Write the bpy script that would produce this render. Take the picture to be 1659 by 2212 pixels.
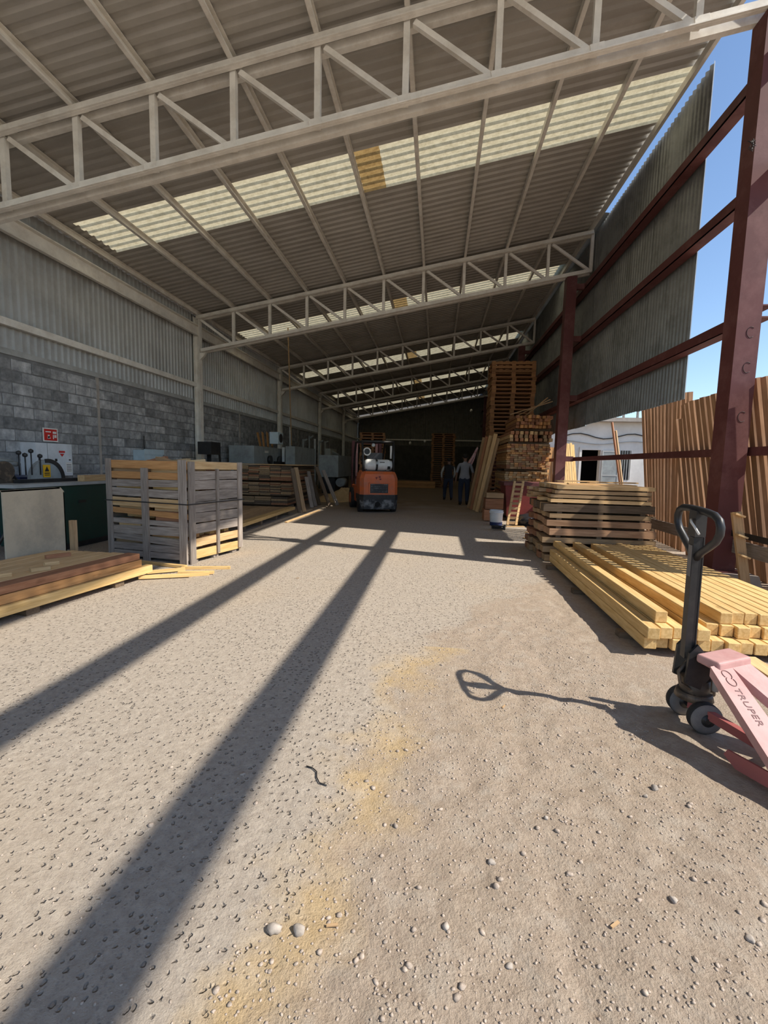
import bpy, bmesh, math, random
import numpy as np
from mathutils import Vector, Matrix

random.seed(7)
rng = np.random.default_rng(7)
for o in list(bpy.data.objects):
    bpy.data.objects.remove(o)
SC = bpy.context.scene
COL = SC.collection

# ------------------------------------------------------------------ camera
F, YAW, PITCH, ROLL, H = 980.0, .1132, .1058, .0229, 1.40
cy, sy, cp, sp = math.cos(YAW), math.sin(YAW), math.cos(PITCH), math.sin(PITCH)
fwd = Vector((-sy*cp, cy*cp, -sp))
r0 = Vector((cy, sy, 0)); u0 = r0.cross(fwd)
RT = math.cos(ROLL)*r0 + math.sin(ROLL)*u0
UP = -math.sin(ROLL)*r0 + math.cos(ROLL)*u0
cam = bpy.data.cameras.new('camera'); cam.sensor_fit = 'HORIZONTAL'
cam.sensor_width = 36.0; cam.lens = 36.0*F/1659.0; cam.clip_end = 500; cam.clip_start = .05
camo = bpy.data.objects.new('camera', cam); COL.objects.link(camo)
camo.matrix_world = Matrix(((RT.x, UP.x, -fwd.x, 0), (RT.y, UP.y, -fwd.y, 0), (RT.z, UP.z, -fwd.z, H), (0, 0, 0, 1)))
SC.camera = camo

# ------------------------------------------------------------------ light
SUNDIR = Vector((.965, -.275, 1.0)).normalized()          # towards the sun
sun = bpy.data.lights.new('sun', 'SUN'); sun.energy = 6.3; sun.angle = math.radians(.55)
sun.color = (1.0, .93, .82)
suno = bpy.data.objects.new('sun', sun); COL.objects.link(suno)
suno.rotation_euler = SUNDIR.to_track_quat('Z', 'Y').to_euler(); suno.location = SUNDIR*60
W = bpy.data.worlds.new('world'); SC.world = W; W.use_nodes = True
nt = W.node_tree; nt.nodes.clear()
sk = nt.nodes.new('ShaderNodeTexSky'); sk.sky_type = 'NISHITA'; sk.sun_disc = False
sk.sun_elevation = math.radians(45); sk.sun_rotation = math.atan2(SUNDIR.x, SUNDIR.y)
sk.air_density = 1.0; sk.dust_density = .25; sk.ozone_density = 3.0
bg = nt.nodes.new('ShaderNodeBackground'); bg.inputs[1].default_value = .195
wo = nt.nodes.new('ShaderNodeOutputWorld')
nt.links.new(sk.outputs[0], bg.inputs[0]); nt.links.new(bg.outputs[0], wo.inputs[0])
SC.view_settings.view_transform = 'Standard'; SC.view_settings.look = 'None'
SC.view_settings.exposure = 0.05; SC.view_settings.gamma = 1.0; SC.view_settings.use_curve_mapping = False

# ------------------------------------------------------------------ pixel -> world helpers
def ray(x, y):
    return RT*((x-829.5)/F) + UP*(-(y-1106)/F) + fwd
def G(x, y, z=0.0):
    d = ray(x, y); t = (z-H)/d.z; return Vector((d.x*t, d.y*t, z))
def AY(x, y, Y):
    d = ray(x, y); t = Y/d.y; return Vector((d.x*t, Y, H+d.z*t))
def AX(x, y, X):
    d = ray(x, y); t = X/d.x; return Vector((X, d.y*t, H+d.z*t))

# ------------------------------------------------------------------ materials
MT = {}
def _new(name):
    m = bpy.data.materials.new(name); m.use_nodes = True
    n = m.node_tree; n.nodes.clear()
    out = n.nodes.new('ShaderNodeOutputMaterial'); b = n.nodes.new('ShaderNodeBsdfPrincipled')
    n.links.new(b.outputs[0], out.inputs[0]); MT[name] = m
    return m, n, b, out
def N(n, t, **k):
    o = n.nodes.new(t)
    for a, v in k.items():
        if a.startswith('i_'):
            o.inputs[a[2:].replace('_', ' ')].default_value = v
        elif a.startswith('n_'):
            o.inputs[int(a[2:])].default_value = v
        else:
            setattr(o, a, v)
    return o
def ramp(n, src, stops):
    r = n.nodes.new('ShaderNodeValToRGB'); e = r.color_ramp.elements
    while len(e) < len(stops): e.new(.5)
    for i, (p, c) in enumerate(stops):
        e[i].position = p; e[i].color = (*c, 1) if len(c) == 3 else c
    n.links.new(src, r.inputs[0]); return r
def mix(n, fac, a, b, mode='MIX'):
    m = n.nodes.new('ShaderNodeMix'); m.data_type = 'RGBA'; m.blend_type = mode
    for v, i in ((fac, 0), (a, 6), (b, 7)):
        if hasattr(v, 'links'): n.links.new(v, m.inputs[i])
        elif i == 0: m.inputs[0].default_value = v
        else: m.inputs[i].default_value = (*v, 1)
    return m.outputs[2]
def math_(n, op, a, b=0.0):
    m = n.nodes.new('ShaderNodeMath'); m.operation = op
    for v, i in ((a, 0), (b, 1)):
        if hasattr(v, 'links'): n.links.new(v, m.inputs[i])
        else: m.inputs[i].default_value = v
    return m.outputs[0]
def bump(n, b, h, s=.3, d=.01):
    k = n.nodes.new('ShaderNodeBump'); k.inputs['Strength'].default_value = s; k.inputs['Distance'].default_value = d
    n.links.new(h, k.inputs['Height']); n.links.new(k.outputs[0], b.inputs['Normal'])
def coords(n, scale=(1, 1, 1), jitter=True, world=False):
    if world:
        src = n.nodes.new('ShaderNodeNewGeometry').outputs['Position']
    else:
        src = n.nodes.new('ShaderNodeTexCoord').outputs['Object']
    if jitter:
        oi = n.nodes.new('ShaderNodeObjectInfo')
        vm = n.nodes.new('ShaderNodeVectorMath'); vm.operation = 'MULTIPLY_ADD'
        cx = n.nodes.new('ShaderNodeCombineXYZ')
        for k, f in enumerate((37.0, 91.0, 53.0)):
            n.links.new(math_(n, 'MULTIPLY', oi.outputs['Random'], f), cx.inputs[k])
        n.links.new(src, vm.inputs[0]); vm.inputs[1].default_value = (1, 1, 1); n.links.new(cx.outputs[0], vm.inputs[2])
        src = vm.outputs[0]
    mp = n.nodes.new('ShaderNodeMapping'); mp.inputs['Scale'].default_value = scale
    n.links.new(src, mp.inputs[0]); return mp.outputs[0]
def noise(n, vec, scale=5.0, detail=4.0, rough=.55):
    t = n.nodes.new('ShaderNodeTexNoise'); t.inputs['Scale'].default_value = scale
    t.inputs['Detail'].default_value = detail; t.inputs['Roughness'].default_value = rough
    n.links.new(vec, t.inputs['Vector']); return t.outputs[0]
def wood(name, c1, c2, knots=True, vary=.35, rough=.75):
    """sawn timber, grain along local X"""
    m, n, b, _ = _new(name)
    v = coords(n, (1.2, 14, 14)); g = noise(n, v, 3.0, 5.0, .6)
    r = ramp(n, g, [(.28, c1), (.72, c2)]).outputs[0]
    v2 = coords(n, (2.0, 5, 5)); k = noise(n, v2, 2.2, 2.0)
    dk = tuple(x*.45 for x in c1)
    kk = ramp(n, k, [(.70, (0, 0, 0)), (.80, (1, 1, 1))]).outputs[0]
    if knots: r = mix(n, math_(n, 'MULTIPLY', kk, .55), r, dk)
    oi = n.nodes.new('ShaderNodeObjectInfo')
    hs = n.nodes.new('ShaderNodeHueSaturation')
    n.links.new(math_(n, 'ADD', math_(n, 'MULTIPLY', oi.outputs['Random'], vary*2), 1-vary), hs.inputs['Value'])
    n.links.new(r, hs.inputs['Color']); n.links.new(hs.outputs[0], b.inputs['Base Color'])
    b.inputs['Roughness'].default_value = rough; b.inputs['Specular IOR Level'].default_value = .25
    bump(n, b, g, .35, .004); return m
def plain(name, c, rough=.6, metal=0.0, vary=.12, dirt=None, dscale=4.0, damt=.5, bumps=.0, spec=.4):
    m, n, b, _ = _new(name)
    v = coords(n, (1, 1, 1)); g = noise(n, v, dscale, 6.0, .65)
    lo = tuple(x*(1-vary) for x in c); hi = tuple(min(1, x*(1+vary)) for x in c)
    r = ramp(n, g, [(.3, lo), (.7, hi)]).outputs[0]
    if dirt:
        g2 = noise(n, v, dscale*.7, 8.0, .7)
        r = mix(n, math_(n, 'MULTIPLY', ramp(n, g2, [(.48, (0, 0, 0)), (.62, (1, 1, 1))]).outputs[0], damt), r, dirt)
    n.links.new(r, b.inputs['Base Color']); b.inputs['Roughness'].default_value = rough
    b.inputs['Metallic'].default_value = metal; b.inputs['Specular IOR Level'].default_value = spec
    if bumps: bump(n, b, g, bumps, .01)
    return m

wood('wood_yellow', (.55, .34, .12), (.80, .56, .26), vary=.12)
wood('wood_fresh', (.50, .31, .14), (.74, .52, .28), vary=.18)
wood('wood_tan', (.30, .19, .10), (.50, .34, .19), vary=.22)
wood('wood_orange', (.40, .19, .07), (.62, .34, .14), vary=.18)
wood('wood_pallet', (.22, .105, .045), (.38, .20, .09), vary=.25)
wood('wood_red', (.26, .11, .055), (.44, .22, .12), vary=.2)
wood('wood_fence', (.33, .18, .10), (.56, .34, .20), vary=.25)
wood('wood_grey', (.19, .155, .13), (.40, .345, .295), vary=.2)
wood('wood_dark', (.10, .07, .045), (.19, .135, .09), vary=.25)
plain('steel_white', (.80, .77, .71), .5, dirt=(.52, .45, .37), damt=.35)
plain('steel_grey', (.42, .43, .42), .5, dirt=(.25, .24, .22), damt=.4)
plain('zinc_roof', (.44, .42, .385), .55, metal=.15, vary=.10, dirt=(.33, .305, .27), dscale=1.2, damt=.45)
plain('zinc_wall', (.50, .51, .505), .5, metal=.2, vary=.1, dirt=(.30, .29, .27), dscale=1.3, damt=.4)
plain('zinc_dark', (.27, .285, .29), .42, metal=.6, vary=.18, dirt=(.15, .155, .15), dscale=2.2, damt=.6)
plain('zinc_back_shade', (.16, .155, .13), .6, vary=.15, dirt=(.10, .095, .08))  # wall zinc darkened: gloom of the shed's back put into the colour
plain('block_back_shade', (.07, .068, .06), .95, vary=.3, dscale=2.0, bumps=.4)  # near-black block tone, paints the shade on the back wall's lower part
plain('red_oxide', (.115, .035, .035), .6, dirt=(.21, .095, .09), dscale=2.5, damt=.5)
plain('red_paint', (.20, .035, .03), .5, dirt=(.12, .03, .025))
plain('green_paint', (.016, .055, .042), .45, dirt=(.03, .05, .04))
plain('beige_sheet', (.52, .44, .32), .6, dirt=(.24, .21, .17), dscale=2.0, damt=.45)
plain('machine_grey', (.33, .36, .36), .5, dirt=(.2, .2, .19))
plain('white_enamel', (.70, .73, .76), .4, dirt=(.5, .5, .48), damt=.3)
plain('pale_blue', (.50, .62, .68), .5)
plain('black_iron', (.022, .022, .023), .42, dirt=(.06, .055, .05), damt=.5)
plain('rubber', (.025, .025, .026), .8, dirt=(.10, .09, .08), dscale=6, damt=.5)
plain('wheel_grey', (.16, .15, .145), .7, dirt=(.24, .22, .20), dscale=8)
plain('jack_pink', (.50, .285, .265), .6, dirt=(.42, .20, .185), dscale=7, damt=.55)
plain('jack_red', (.36, .10, .09), .6, dirt=(.25, .09, .08))
plain('grease', (.07, .055, .042), .5, dirt=(.27, .19, .12), dscale=14, damt=.6)
plain('fork_orange', (.62, .135, .035), .45, dirt=(.33, .15, .10), dscale=3.5, damt=.55)
plain('bumper_worn', (.05, .05, .052), .6, dirt=(.42, .42, .42), dscale=7, damt=.6)
plain('glass_dark', (.03, .03, .035), .15)
plain('tank_white', (.72, .72, .70), .35, dirt=(.5, .5, .48), damt=.3)
plain('plaster', (.74, .72, .69), .85, dirt=(.55, .53, .50), dscale=1.5, damt=.4, bumps=.2)
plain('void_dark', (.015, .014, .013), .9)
plain('mortar', (.2, .2, .2), .95, vary=.25, dirt=(.2, .2, .2))
plain('concrete_pad', (.40, .36, .32), .9, vary=.2, dirt=(.3, .27, .24), bumps=.4)
plain('sign_red', (.55, .03, .025), .5)
plain('sign_white', (.80, .78, .74), .5)
plain('yellow_sticker', (.75, .42, .02), .5)
plain('blue_paint', (.02, .035, .12), .5)
plain('text_dark', (.19, .11, .105), .7)
plain('skin', (.22, .12, .08), .6)
plain('cloth_grey', (.26, .265, .29), .9)
plain('cloth_navy', (.028, .036, .06), .9)
plain('cloth_black', (.022, .022, .026), .9)
plain('cloth_pale', (.42, .42, .38), .9)
plain('hair', (.012, .010, .009), .8)
plain('cloth_pink', (.80, .55, .56), .9, dirt=(.55, .22, .24), dscale=14, damt=.8)
plain('sawdust', (.55, .40, .22), .95, vary=.15, bumps=.6)
plain('plastic_black', (.02, .02, .024), .3)
plain('pebble', (.40, .33, .27), .95, vary=.45, dscale=70)
plain('stone', (.40, .35, .30), .9, vary=.35, dscale=20, bumps=.4)
plain('bulb', (.9, .9, .88), .3)

def block_mat():
    m, n, b, _ = _new('block')
    p = coords(n, (1, 1, 1), jitter=False, world=True)
    g1 = noise(n, p, 1.1, 5.0, .6); g2 = noise(n, coords(n, (1, 1, 1)), 6.0, 6.0, .65)
    r = ramp(n, g2, [(.30, (.17, .175, .18)), (.55, (.34, .345, .35)), (.78, (.55, .55, .55))]).outputs[0]
    oi = n.nodes.new('ShaderNodeObjectInfo')
    hs = n.nodes.new('ShaderNodeHueSaturation')
    val = math_(n, 'MULTIPLY', math_(n, 'ADD', math_(n, 'MULTIPLY', oi.outputs['Random'], .7), .65),
                math_(n, 'ADD', math_(n, 'MULTIPLY', g1, .8), .6))
    n.links.new(val, hs.inputs['Value']); n.links.new(r, hs.inputs['Color'])
    n.links.new(hs.outputs[0], b.inputs['Base Color']); b.inputs['Roughness'].default_value = .95
    b.inputs['Specular IOR Level'].default_value = .15
    bump(n, b, g2, .6, .012)
block_mat()

def skylight(name, c, dark):
    m, n, b, out = _new(name)
    v = coords(n, (1, 1, 1), world=True, jitter=False); g = noise(n, v, 9.0, 8.0, .75)
    r = ramp(n, g, [(.34, dark), (.60, c)]).outputs[0]
    tr = n.nodes.new('ShaderNodeBsdfTranslucent'); n.links.new(r, tr.inputs[0])
    df = n.nodes.new('ShaderNodeBsdfDiffuse'); n.links.new(r, df.inputs[0])
    mx = n.nodes.new('ShaderNodeMixShader'); mx.inputs[0].default_value = .25
    n.links.new(tr.outputs[0], mx.inputs[1]); n.links.new(df.outputs[0], mx.inputs[2]); n.links.new(mx.outputs[0], out.inputs[0])
skylight('skylight', (.60, .515, .33), (.42, .35, .21))
skylight('skylight_tan', (.36, .23, .085), (.22, .13, .045))

def ground_mat():
    m, n, b, _ = _new('ground')
    pos = n.nodes.new('ShaderNodeNewGeometry').outputs['Position']
    sx = n.nodes.new('ShaderNodeSeparateXYZ'); n.links.new(pos, sx.inputs[0])
    nw = noise(n, pos, 1.3, 5.0, .6)
    # concrete with exposed dark aggregate
    vo = n.nodes.new('ShaderNodeTexVoronoi'); vo.inputs['Scale'].default_value = 36.0; vo.inputs['Randomness'].default_value = 1.0
    wob = n.nodes.new('ShaderNodeVectorMath'); wob.operation = 'MULTIPLY_ADD'
    wn = n.nodes.new('ShaderNodeTexNoise'); wn.inputs['Scale'].default_value = 40.0; n.links.new(pos, wn.inputs['Vector'])
    n.links.new(wn.outputs['Color'], wob.inputs[0]); wob.inputs[1].default_value = (.022, .022, .0); n.links.new(pos, wob.inputs[2])
    n.links.new(wob.outputs[0], vo.inputs['Vector'])
    vo2 = n.nodes.new('ShaderNodeTexVoronoi'); vo2.inputs['Scale'].default_value = 110.0
    n.links.new(pos, vo2.inputs['Vector'])
    fine = noise(n, pos, 160.0, 6.0, .7); mid = noise(n, pos, 24.0, 7.0, .7); big = noise(n, pos, .55, 4.0, .5)
    conc = ramp(n, mid, [(.30, (.35, .295, .24)), (.70, (.50, .435, .36))]).outputs[0]
    sel = ramp(n, vo.outputs['Distance'], [(.16, (1, 1, 1)), (.30, (0, 0, 0))]).outputs[0]
    pick = n.nodes.new('ShaderNodeSeparateColor'); n.links.new(vo.outputs['Color'], pick.inputs[0])
    sel = math_(n, 'MULTIPLY', sel, math_(n, 'GREATER_THAN', pick.outputs[0], .22))
    spk = n.nodes.new('ShaderNodeTexVoronoi'); spk.inputs['Scale'].default_value = 75.0; n.links.new(pos, spk.inputs['Vector'])
    sp2 = n.nodes.new('ShaderNodeSeparateColor'); n.links.new(spk.outputs['Color'], sp2.inputs[0])
    conc = mix(n, math_(n, 'MULTIPLY', math_(n, 'MULTIPLY', ramp(n, spk.outputs['Distance'], [(.2, (1, 1, 1)), (.36, (0, 0, 0))]).outputs[0], math_(n, 'GREATER_THAN', sp2.outputs[0], .4)), .5), conc, (.27, .24, .21))
    conc = mix(n, math_(n, 'MULTIPLY', sel, .48), conc, (.22, .185, .155))
    # loose dirt
    dirt = ramp(n, mid, [(.25, (.37, .285, .215)), (.75, (.55, .45, .35))]).outputs[0]
    dirt = mix(n, math_(n, 'MULTIPLY', ramp(n, noise(n, pos, 7.0, 6.0, .7), [(.50, (0, 0, 0)), (.66, (1, 1, 1))]).outputs[0], .45), dirt, (.56, .50, .42))
    # boundary: dirt lies to the right of a wandering line  X = .25 - ...
    lim = math_(n, 'ADD', math_(n, 'MULTIPLY', sx.outputs[1], .16), -.72)      # X limit grows with Y
    d = math_(n, 'SUBTRACT', sx.outputs[0], lim)
    d = math_(n, 'ADD', d, math_(n, 'MULTIPLY', math_(n, 'SUBTRACT', nw, .5), 1.3))
    far = math_(n, 'MULTIPLY', math_(n, 'SUBTRACT', sx.outputs[1], 3.2), .35)
    d = math_(n, 'SUBTRACT', d, math_(n, 'MAXIMUM', far, 0.0))
    fac = ramp(n, d, [(.0, (0, 0, 0)), (.16, (1, 1, 1))]).outputs[0]
    col = mix(n, fac, conc, dirt)
    # sawdust along the edge
    edge = math_(n, 'SUBTRACT', 1.0, math_(n, 'ABSOLUTE', math_(n, 'MULTIPLY', math_(n, 'SUBTRACT', d, .14), 4.2)))
    edge = math_(n, 'MULTIPLY', math_(n, 'MAXIMUM', edge, 0.0), ramp(n, noise(n, pos, 2.2, 3.0), [(.34, (0, 0, 0)), (.55, (1, 1, 1))]).outputs[0])
    near = math_(n, 'LESS_THAN', sx.outputs[1], 3.4)
    col = mix(n, math_(n, 'MULTIPLY', math_(n, 'MULTIPLY', edge, near), .65), col, (.62, .44, .21))
    # faint broad stains; sawdust deeper in, darkened with painted-in interior shade
    col = mix(n, math_(n, 'MULTIPLY', ramp(n, big, [(.5, (0, 0, 0)), (.72, (1, 1, 1))]).outputs[0], .35), col, (.50, .385, .26))
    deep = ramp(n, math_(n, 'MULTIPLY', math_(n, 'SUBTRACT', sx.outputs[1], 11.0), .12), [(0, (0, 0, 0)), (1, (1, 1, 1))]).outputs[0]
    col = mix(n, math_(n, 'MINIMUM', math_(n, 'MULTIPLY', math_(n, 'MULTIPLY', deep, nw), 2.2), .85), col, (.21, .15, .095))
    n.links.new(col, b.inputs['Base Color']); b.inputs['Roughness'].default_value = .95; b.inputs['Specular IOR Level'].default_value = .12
    h = math_(n, 'ADD', math_(n, 'MULTIPLY', fine, .25), math_(n, 'MULTIPLY', mid, .7))
    h = math_(n, 'SUBTRACT', h, math_(n, 'MULTIPLY', math_(n, 'MULTIPLY', sel, math_(n, 'SUBTRACT', 1.0, fac)), .8))
    h = math_(n, 'ADD', h, math_(n, 'MULTIPLY', noise(n, pos, 70.0, 5.0, .75), math_(n, 'MULTIPLY', fac, .8)))
    h = math_(n, 'ADD', h, math_(n, 'MULTIPLY', vo2.outputs['Distance'], math_(n, 'MULTIPLY', fac, -.12)))
    bump(n, b, h, .95, .017)
ground_mat()

# ------------------------------------------------------------------ mesh helpers
class MB:
    def __init__(s): s.v = []; s.f = []; s.smooth = []
    def add(s, vs, fs, sm=False):
        k = len(s.v); s.v += [tuple(v) for v in vs]; s.f += [tuple(i+k for i in f) for f in fs]; s.smooth += [sm]*len(fs); return s
    def box(s, c, d, R=None):
        c = Vector(c); hx, hy, hz = d[0]/2, d[1]/2, d[2]/2
        vs = [Vector((x, y, z)) for x in (-hx, hx) for y in (-hy, hy) for z in (-hz, hz)]
        if R is not None: vs = [R @ v for v in vs]
        return s.add([v+c for v in vs], [(0, 1, 3, 2), (4, 6, 7, 5), (0, 4, 5, 1), (2, 3, 7, 6), (0, 2, 6, 4), (1, 5, 7, 3)])
    def bb(s, x0, x1, y0, y1, z0, z1): return s.box(((x0+x1)/2, (y0+y1)/2, (z0+z1)/2), (x1-x0, y1-y0, z1-z0))
    def cyl(s, p, q, r, r2=None, n=12, cap=True):
        p = Vector(p); q = Vector(q); r2 = r if r2 is None else r2; a = (q-p).normalized()
        e = a.orthogonal().normalized(); g = a.cross(e)
        vs = [p+(e*math.cos(t)+g*math.sin(t))*r for t in [2*math.pi*i/n for i in range(n)]]
        vs += [q+(e*math.cos(t)+g*math.sin(t))*r2 for t in [2*math.pi*i/n for i in range(n)]]
        s.add(vs, [(i, (i+1) % n, n+(i+1) % n, n+i) for i in range(n)], True)
        if cap:
            k = len(s.v)-2*n; s.f += [tuple(range(k+n-1, k-1, -1)), tuple(range(k+n, k+2*n))]; s.smooth += [False]*2
        return s
    def tube(s, pts, r, n=8, closed=False, flat=None):
        P = [Vector(p) for p in pts]; m = len(P); rings = []
        for i in range(m):
            a = (P[(i+1) % m]-P[i-1]) if closed or 0 < i < m-1 else (P[1]-P[0] if i == 0 else P[-1]-P[-2])
            a.normalize()
            ref = Vector((0, 0, 1)) if abs(a.z) < .95 else Vector((1, 0, 0))
            if rings:
                e = rings[-1][1]-a*rings[-1][1].dot(a); e.normalize()
            else: e = ref.cross(a).normalized()
            rings.append((P[i], e, a.cross(e)))
        vs = []
        rr = r if hasattr(r, '__len__') else [r]*m
        for (c, e, g), ri in zip(rings, rr):
            vs += [c+(e*math.cos(2*math.pi*j/n)+g*math.sin(2*math.pi*j/n))*ri for j in range(n)]
        fs = [(i*n+j, i*n+(j+1) % n, ((i+1) % m)*n+(j+1) % n, ((i+1) % m)*n+j) for i in range(m if closed else m-1) for j in range(n)]
        s.add(vs, fs, True)
        if not closed:
            k = len(s.v)-m*n; s.f += [tuple(range(k+n-1, k-1, -1)), tuple(range(k+(m-1)*n, k+m*n))]; s.smooth += [False]*2
        return s
    def prism(s, poly, y0, y1, axis='y'):
        """poly of 2D points extruded between y0 and y1 along axis"""
        n = len(poly)
        def P(a, b, c):
            return {'y': (a, c, b), 'x': (c, a, b), 'z': (a, b, c)}[axis]
        vs = [P(a, b, y0) for a, b in poly]+[P(a, b, y1) for a, b in poly]
        fs = [(i, (i+1) % n, n+(i+1) % n, n+i) for i in range(n)]+[tuple(range(n-1, -1, -1)), tuple(range(n, 2*n))]
        return s.add(vs, fs)
    def lathe(s, prof, c=(0, 0, 0), n=20, M=None):
        c = Vector(c); m = len(prof); vs = []
        for r, z in prof:
            for j in range(n):
                t = 2*math.pi*j/n; v = Vector((r*math.cos(t), r*math.sin(t), z))
                vs.append((M @ v if M else v)+c)
        return s.add(vs, [(i*n+j, i*n+(j+1) % n, (i+1)*n+(j+1) % n, (i+1)*n+j) for i in range(m-1) for j in range(n)], True)
    def mesh(s, name='mesh', fix=True):
        me = bpy.data.meshes.new(name); me.from_pydata(s.v, [], s.f); me.update()
        if fix:
            b = bmesh.new(); b.from_mesh(me); bmesh.ops.recalc_face_normals(b, faces=b.faces); b.to_mesh(me); b.free()
        if any(s.smooth): me.polygons.foreach_set('use_smooth', [bool(x) for x in s.smooth])
        return me

def link(name, me, mat=None, parent=None, loc=(0, 0, 0), R=None):
    if isinstance(me, MB): me = me.mesh(name)
    if me is not None and mat is not None and not me.materials: me.materials.append(MT[mat])
    o = bpy.data.objects.new(name, me)
    if me is not None and mat is not None and me.materials[0] != MT[mat]:
        o.material_slots[0].link = 'OBJECT'; o.material_slots[0].material = MT[mat]
    COL.objects.link(o); o.parent = parent
    M = Matrix.Translation(Vector(loc))
    if R is not None: M = M @ (R.to_4x4() if len(R) == 3 else R)
    o.matrix_local = M
    return o
def tag(o, label, cat, group=None):
    o['label'] = label; o['category'] = cat
    if group: o['group'] = group
    return o
def thing(name, label, cat, loc=(0, 0, 0), rz=0.0, group=None):
    o = link(name, None, None, None, loc, Matrix.Rotation(rz, 3, 'Z')); o.empty_display_size = .2
    return tag(o, label, cat, group)
def struct(o): o['kind'] = 'structure'; return o
def dup(root, loc, rz=None, label=None, group=None, M=None):
    def cp(o, par):
        c = o.copy(); COL.objects.link(c); c.parent = par
        for ch in o.children: cp(ch, c)
        return c
    r = cp(root, None)
    r.matrix_local = M if M is not None else Matrix.Translation(Vector(loc)) @ Matrix.Rotation(rz or 0, 4, 'Z')
    if label: r['label'] = label
    if group: r['group'] = group
    return r
_bx = {}
def boxm(d, mat, chamfer=0.0):
    key = (round(d[0], 3), round(d[1], 3), round(d[2], 3), mat, chamfer)
    if key not in _bx:
        me = MB().box((0, 0, 0), d).mesh('board')
        if chamfer:
            b = bmesh.new(); b.from_mesh(me)
            bmesh.ops.bevel(b, geom=list(b.edges), offset=chamfer, segments=1, affect='EDGES'); b.to_mesh(me); b.free()
        me.materials.append(MT[mat]); _bx[key] = me
    return _bx[key]
def basis(p, q, up=(0, 0, 1)):
    x = (Vector(q)-Vector(p)).normalized(); z = Vector(up)
    y = z.cross(x)
    if y.length < 1e-4: y = Vector((0, 1, 0)).cross(x) if abs(x.y) < .9 else Vector((1, 0, 0)).cross(x)
    y.normalize(); z = x.cross(y)
    return Matrix(((x.x, y.x, z.x), (x.y, y.y, z.y), (x.z, y.z, z.z)))
def board(name, p, q, w, t, mat, parent=None, up=(0, 0, 1), chamfer=0.0):
    """sawn board with its centre line from p to q, width w (sideways) and thickness t (along up)"""
    p = Vector(p); q = Vector(q)
    return link(name, boxm(((q-p).length, w, t), mat, chamfer), None, parent, (p+q)/2, basis(p, q, up))

# ------------------------------------------------------------------ shed dimensions
S, D2, XL, PW, Z0, SL, HT = 7.1, 13.155, 7.143, 1.10, 5.58, .1824, 1.056
YT = [D2+(k-2)*S for k in range(0, 7)]       # truss planes 0..6, 6 is the back wall
YB = YT[6]
Y0 = -1.9
XW = -7.30                                    # inner face of block wall
XS = 3.93                                     # right sheet wall
def ztop(X): return Z0+SL*(X+XL)
ZR = .14                                      # roof sheet above chord top
ROT_SLOPE = math.atan(SL)

# ground: fine relief near the camera, plain beyond
def vnoise(x, y, s, seed):
    r = np.random.default_rng(seed).random((256, 256))
    x = x/s; y = y/s; xi = np.floor(x).astype(int); yi = np.floor(y).astype(int)
    fx = x-xi; fy = y-yi; fx = fx*fx*(3-2*fx); fy = fy*fy*(3-2*fy)
    g = lambda a, b: r[a % 256, b % 256]
    return (g(xi, yi)*(1-fx)+g(xi+1, yi)*fx)*(1-fy)+(g(xi, yi+1)*(1-fx)+g(xi+1, yi+1)*fx)*fy-.5
def ground_height(X, Y):
    d = X-(.16*Y-.72)-np.maximum((Y-3.2)*.35, 0)+vnoise(X, Y, .8, 5)*.8
    dirt = np.clip(d/.3, 0, 1)
    h = vnoise(X, Y, 1.1, 1)*.012
    h += dirt*(vnoise(X, Y, .22, 2)*.016+vnoise(X, Y, .09, 3)*.013+vnoise(X, Y, .05, 4)*.010)
    h += (1-dirt)*vnoise(X, Y, .06, 6)*.0025
    # shallow wheel rut
    rut = np.exp(-((X-(.42+.02*Y))/.05)**2)*np.clip((2.9-Y)/1.0, 0, 1); h -= rut*.012
    ex = np.clip(np.minimum.reduce([X+3.3, 3.0-X, Y-.25, 6.3-Y])/.5, 0, 1)
    quiet = 1-np.clip((X-1.35)/.25, 0, 1)*np.clip((Y-1.6)/.3, 0, 1)
    return h*ex*quiet
def build_floor():
    xs = np.arange(-3.3, 3.001, .0225); ys = np.arange(.25, 6.301, .0225)
    X, Y = np.meshgrid(xs, ys, indexing='ij'); Z = ground_height(X, Y); Z[0] = Z[-1] = 0; Z[:, 0] = Z[:, -1] = 0
    nx, ny = X.shape
    v = np.stack([X, Y, Z], -1).reshape(-1, 3)
    i = np.arange(nx*ny).reshape(nx, ny)
    f = np.stack([i[:-1, :-1], i[1:, :-1], i[1:, 1:], i[:-1, 1:]], -1).reshape(-1, 4)
    k = len(v)
    x0, x1, y0, y1 = xs[0], xs[-1], ys[0], ys[-1]
    L = 90
    outer = [(-L, -L, 0), (x0, -L, 0), (x1, -L, 0), (L, -L, 0), (-L, y0, 0), (L, y0, 0), (-L, y1, 0), (L, y1, 0), (-L, L, 0), (x0, L, 0), (x1, L, 0), (L, L, 0)]
    v = np.vstack([v, np.array(outer)])
    a, b_, c, d = i[0, 0], i[-1, 0], i[-1, -1], i[0, -1]
    ff = [tuple(map(int, q)) for q in f]
    ff += [(k, k+1, int(a), k+4), (k+1, k+2, int(b_), int(a)), (k+2, k+3, k+5, int(b_)), (k+4, int(a), int(d), k+6), (int(b_), k+5, k+7, int(c)),
           (k+6, int(d), k+9, k+8), (int(d), int(c), k+10, k+9), (int(c), k+7, k+11, k+10)]
    me = bpy.data.meshes.new('floor'); me.from_pydata([tuple(map(float, q)) for q in v], [], ff); me.update()
    me.polygons.foreach_set('use_smooth', [True]*len(ff))
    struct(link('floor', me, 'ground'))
build_floor()

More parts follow.
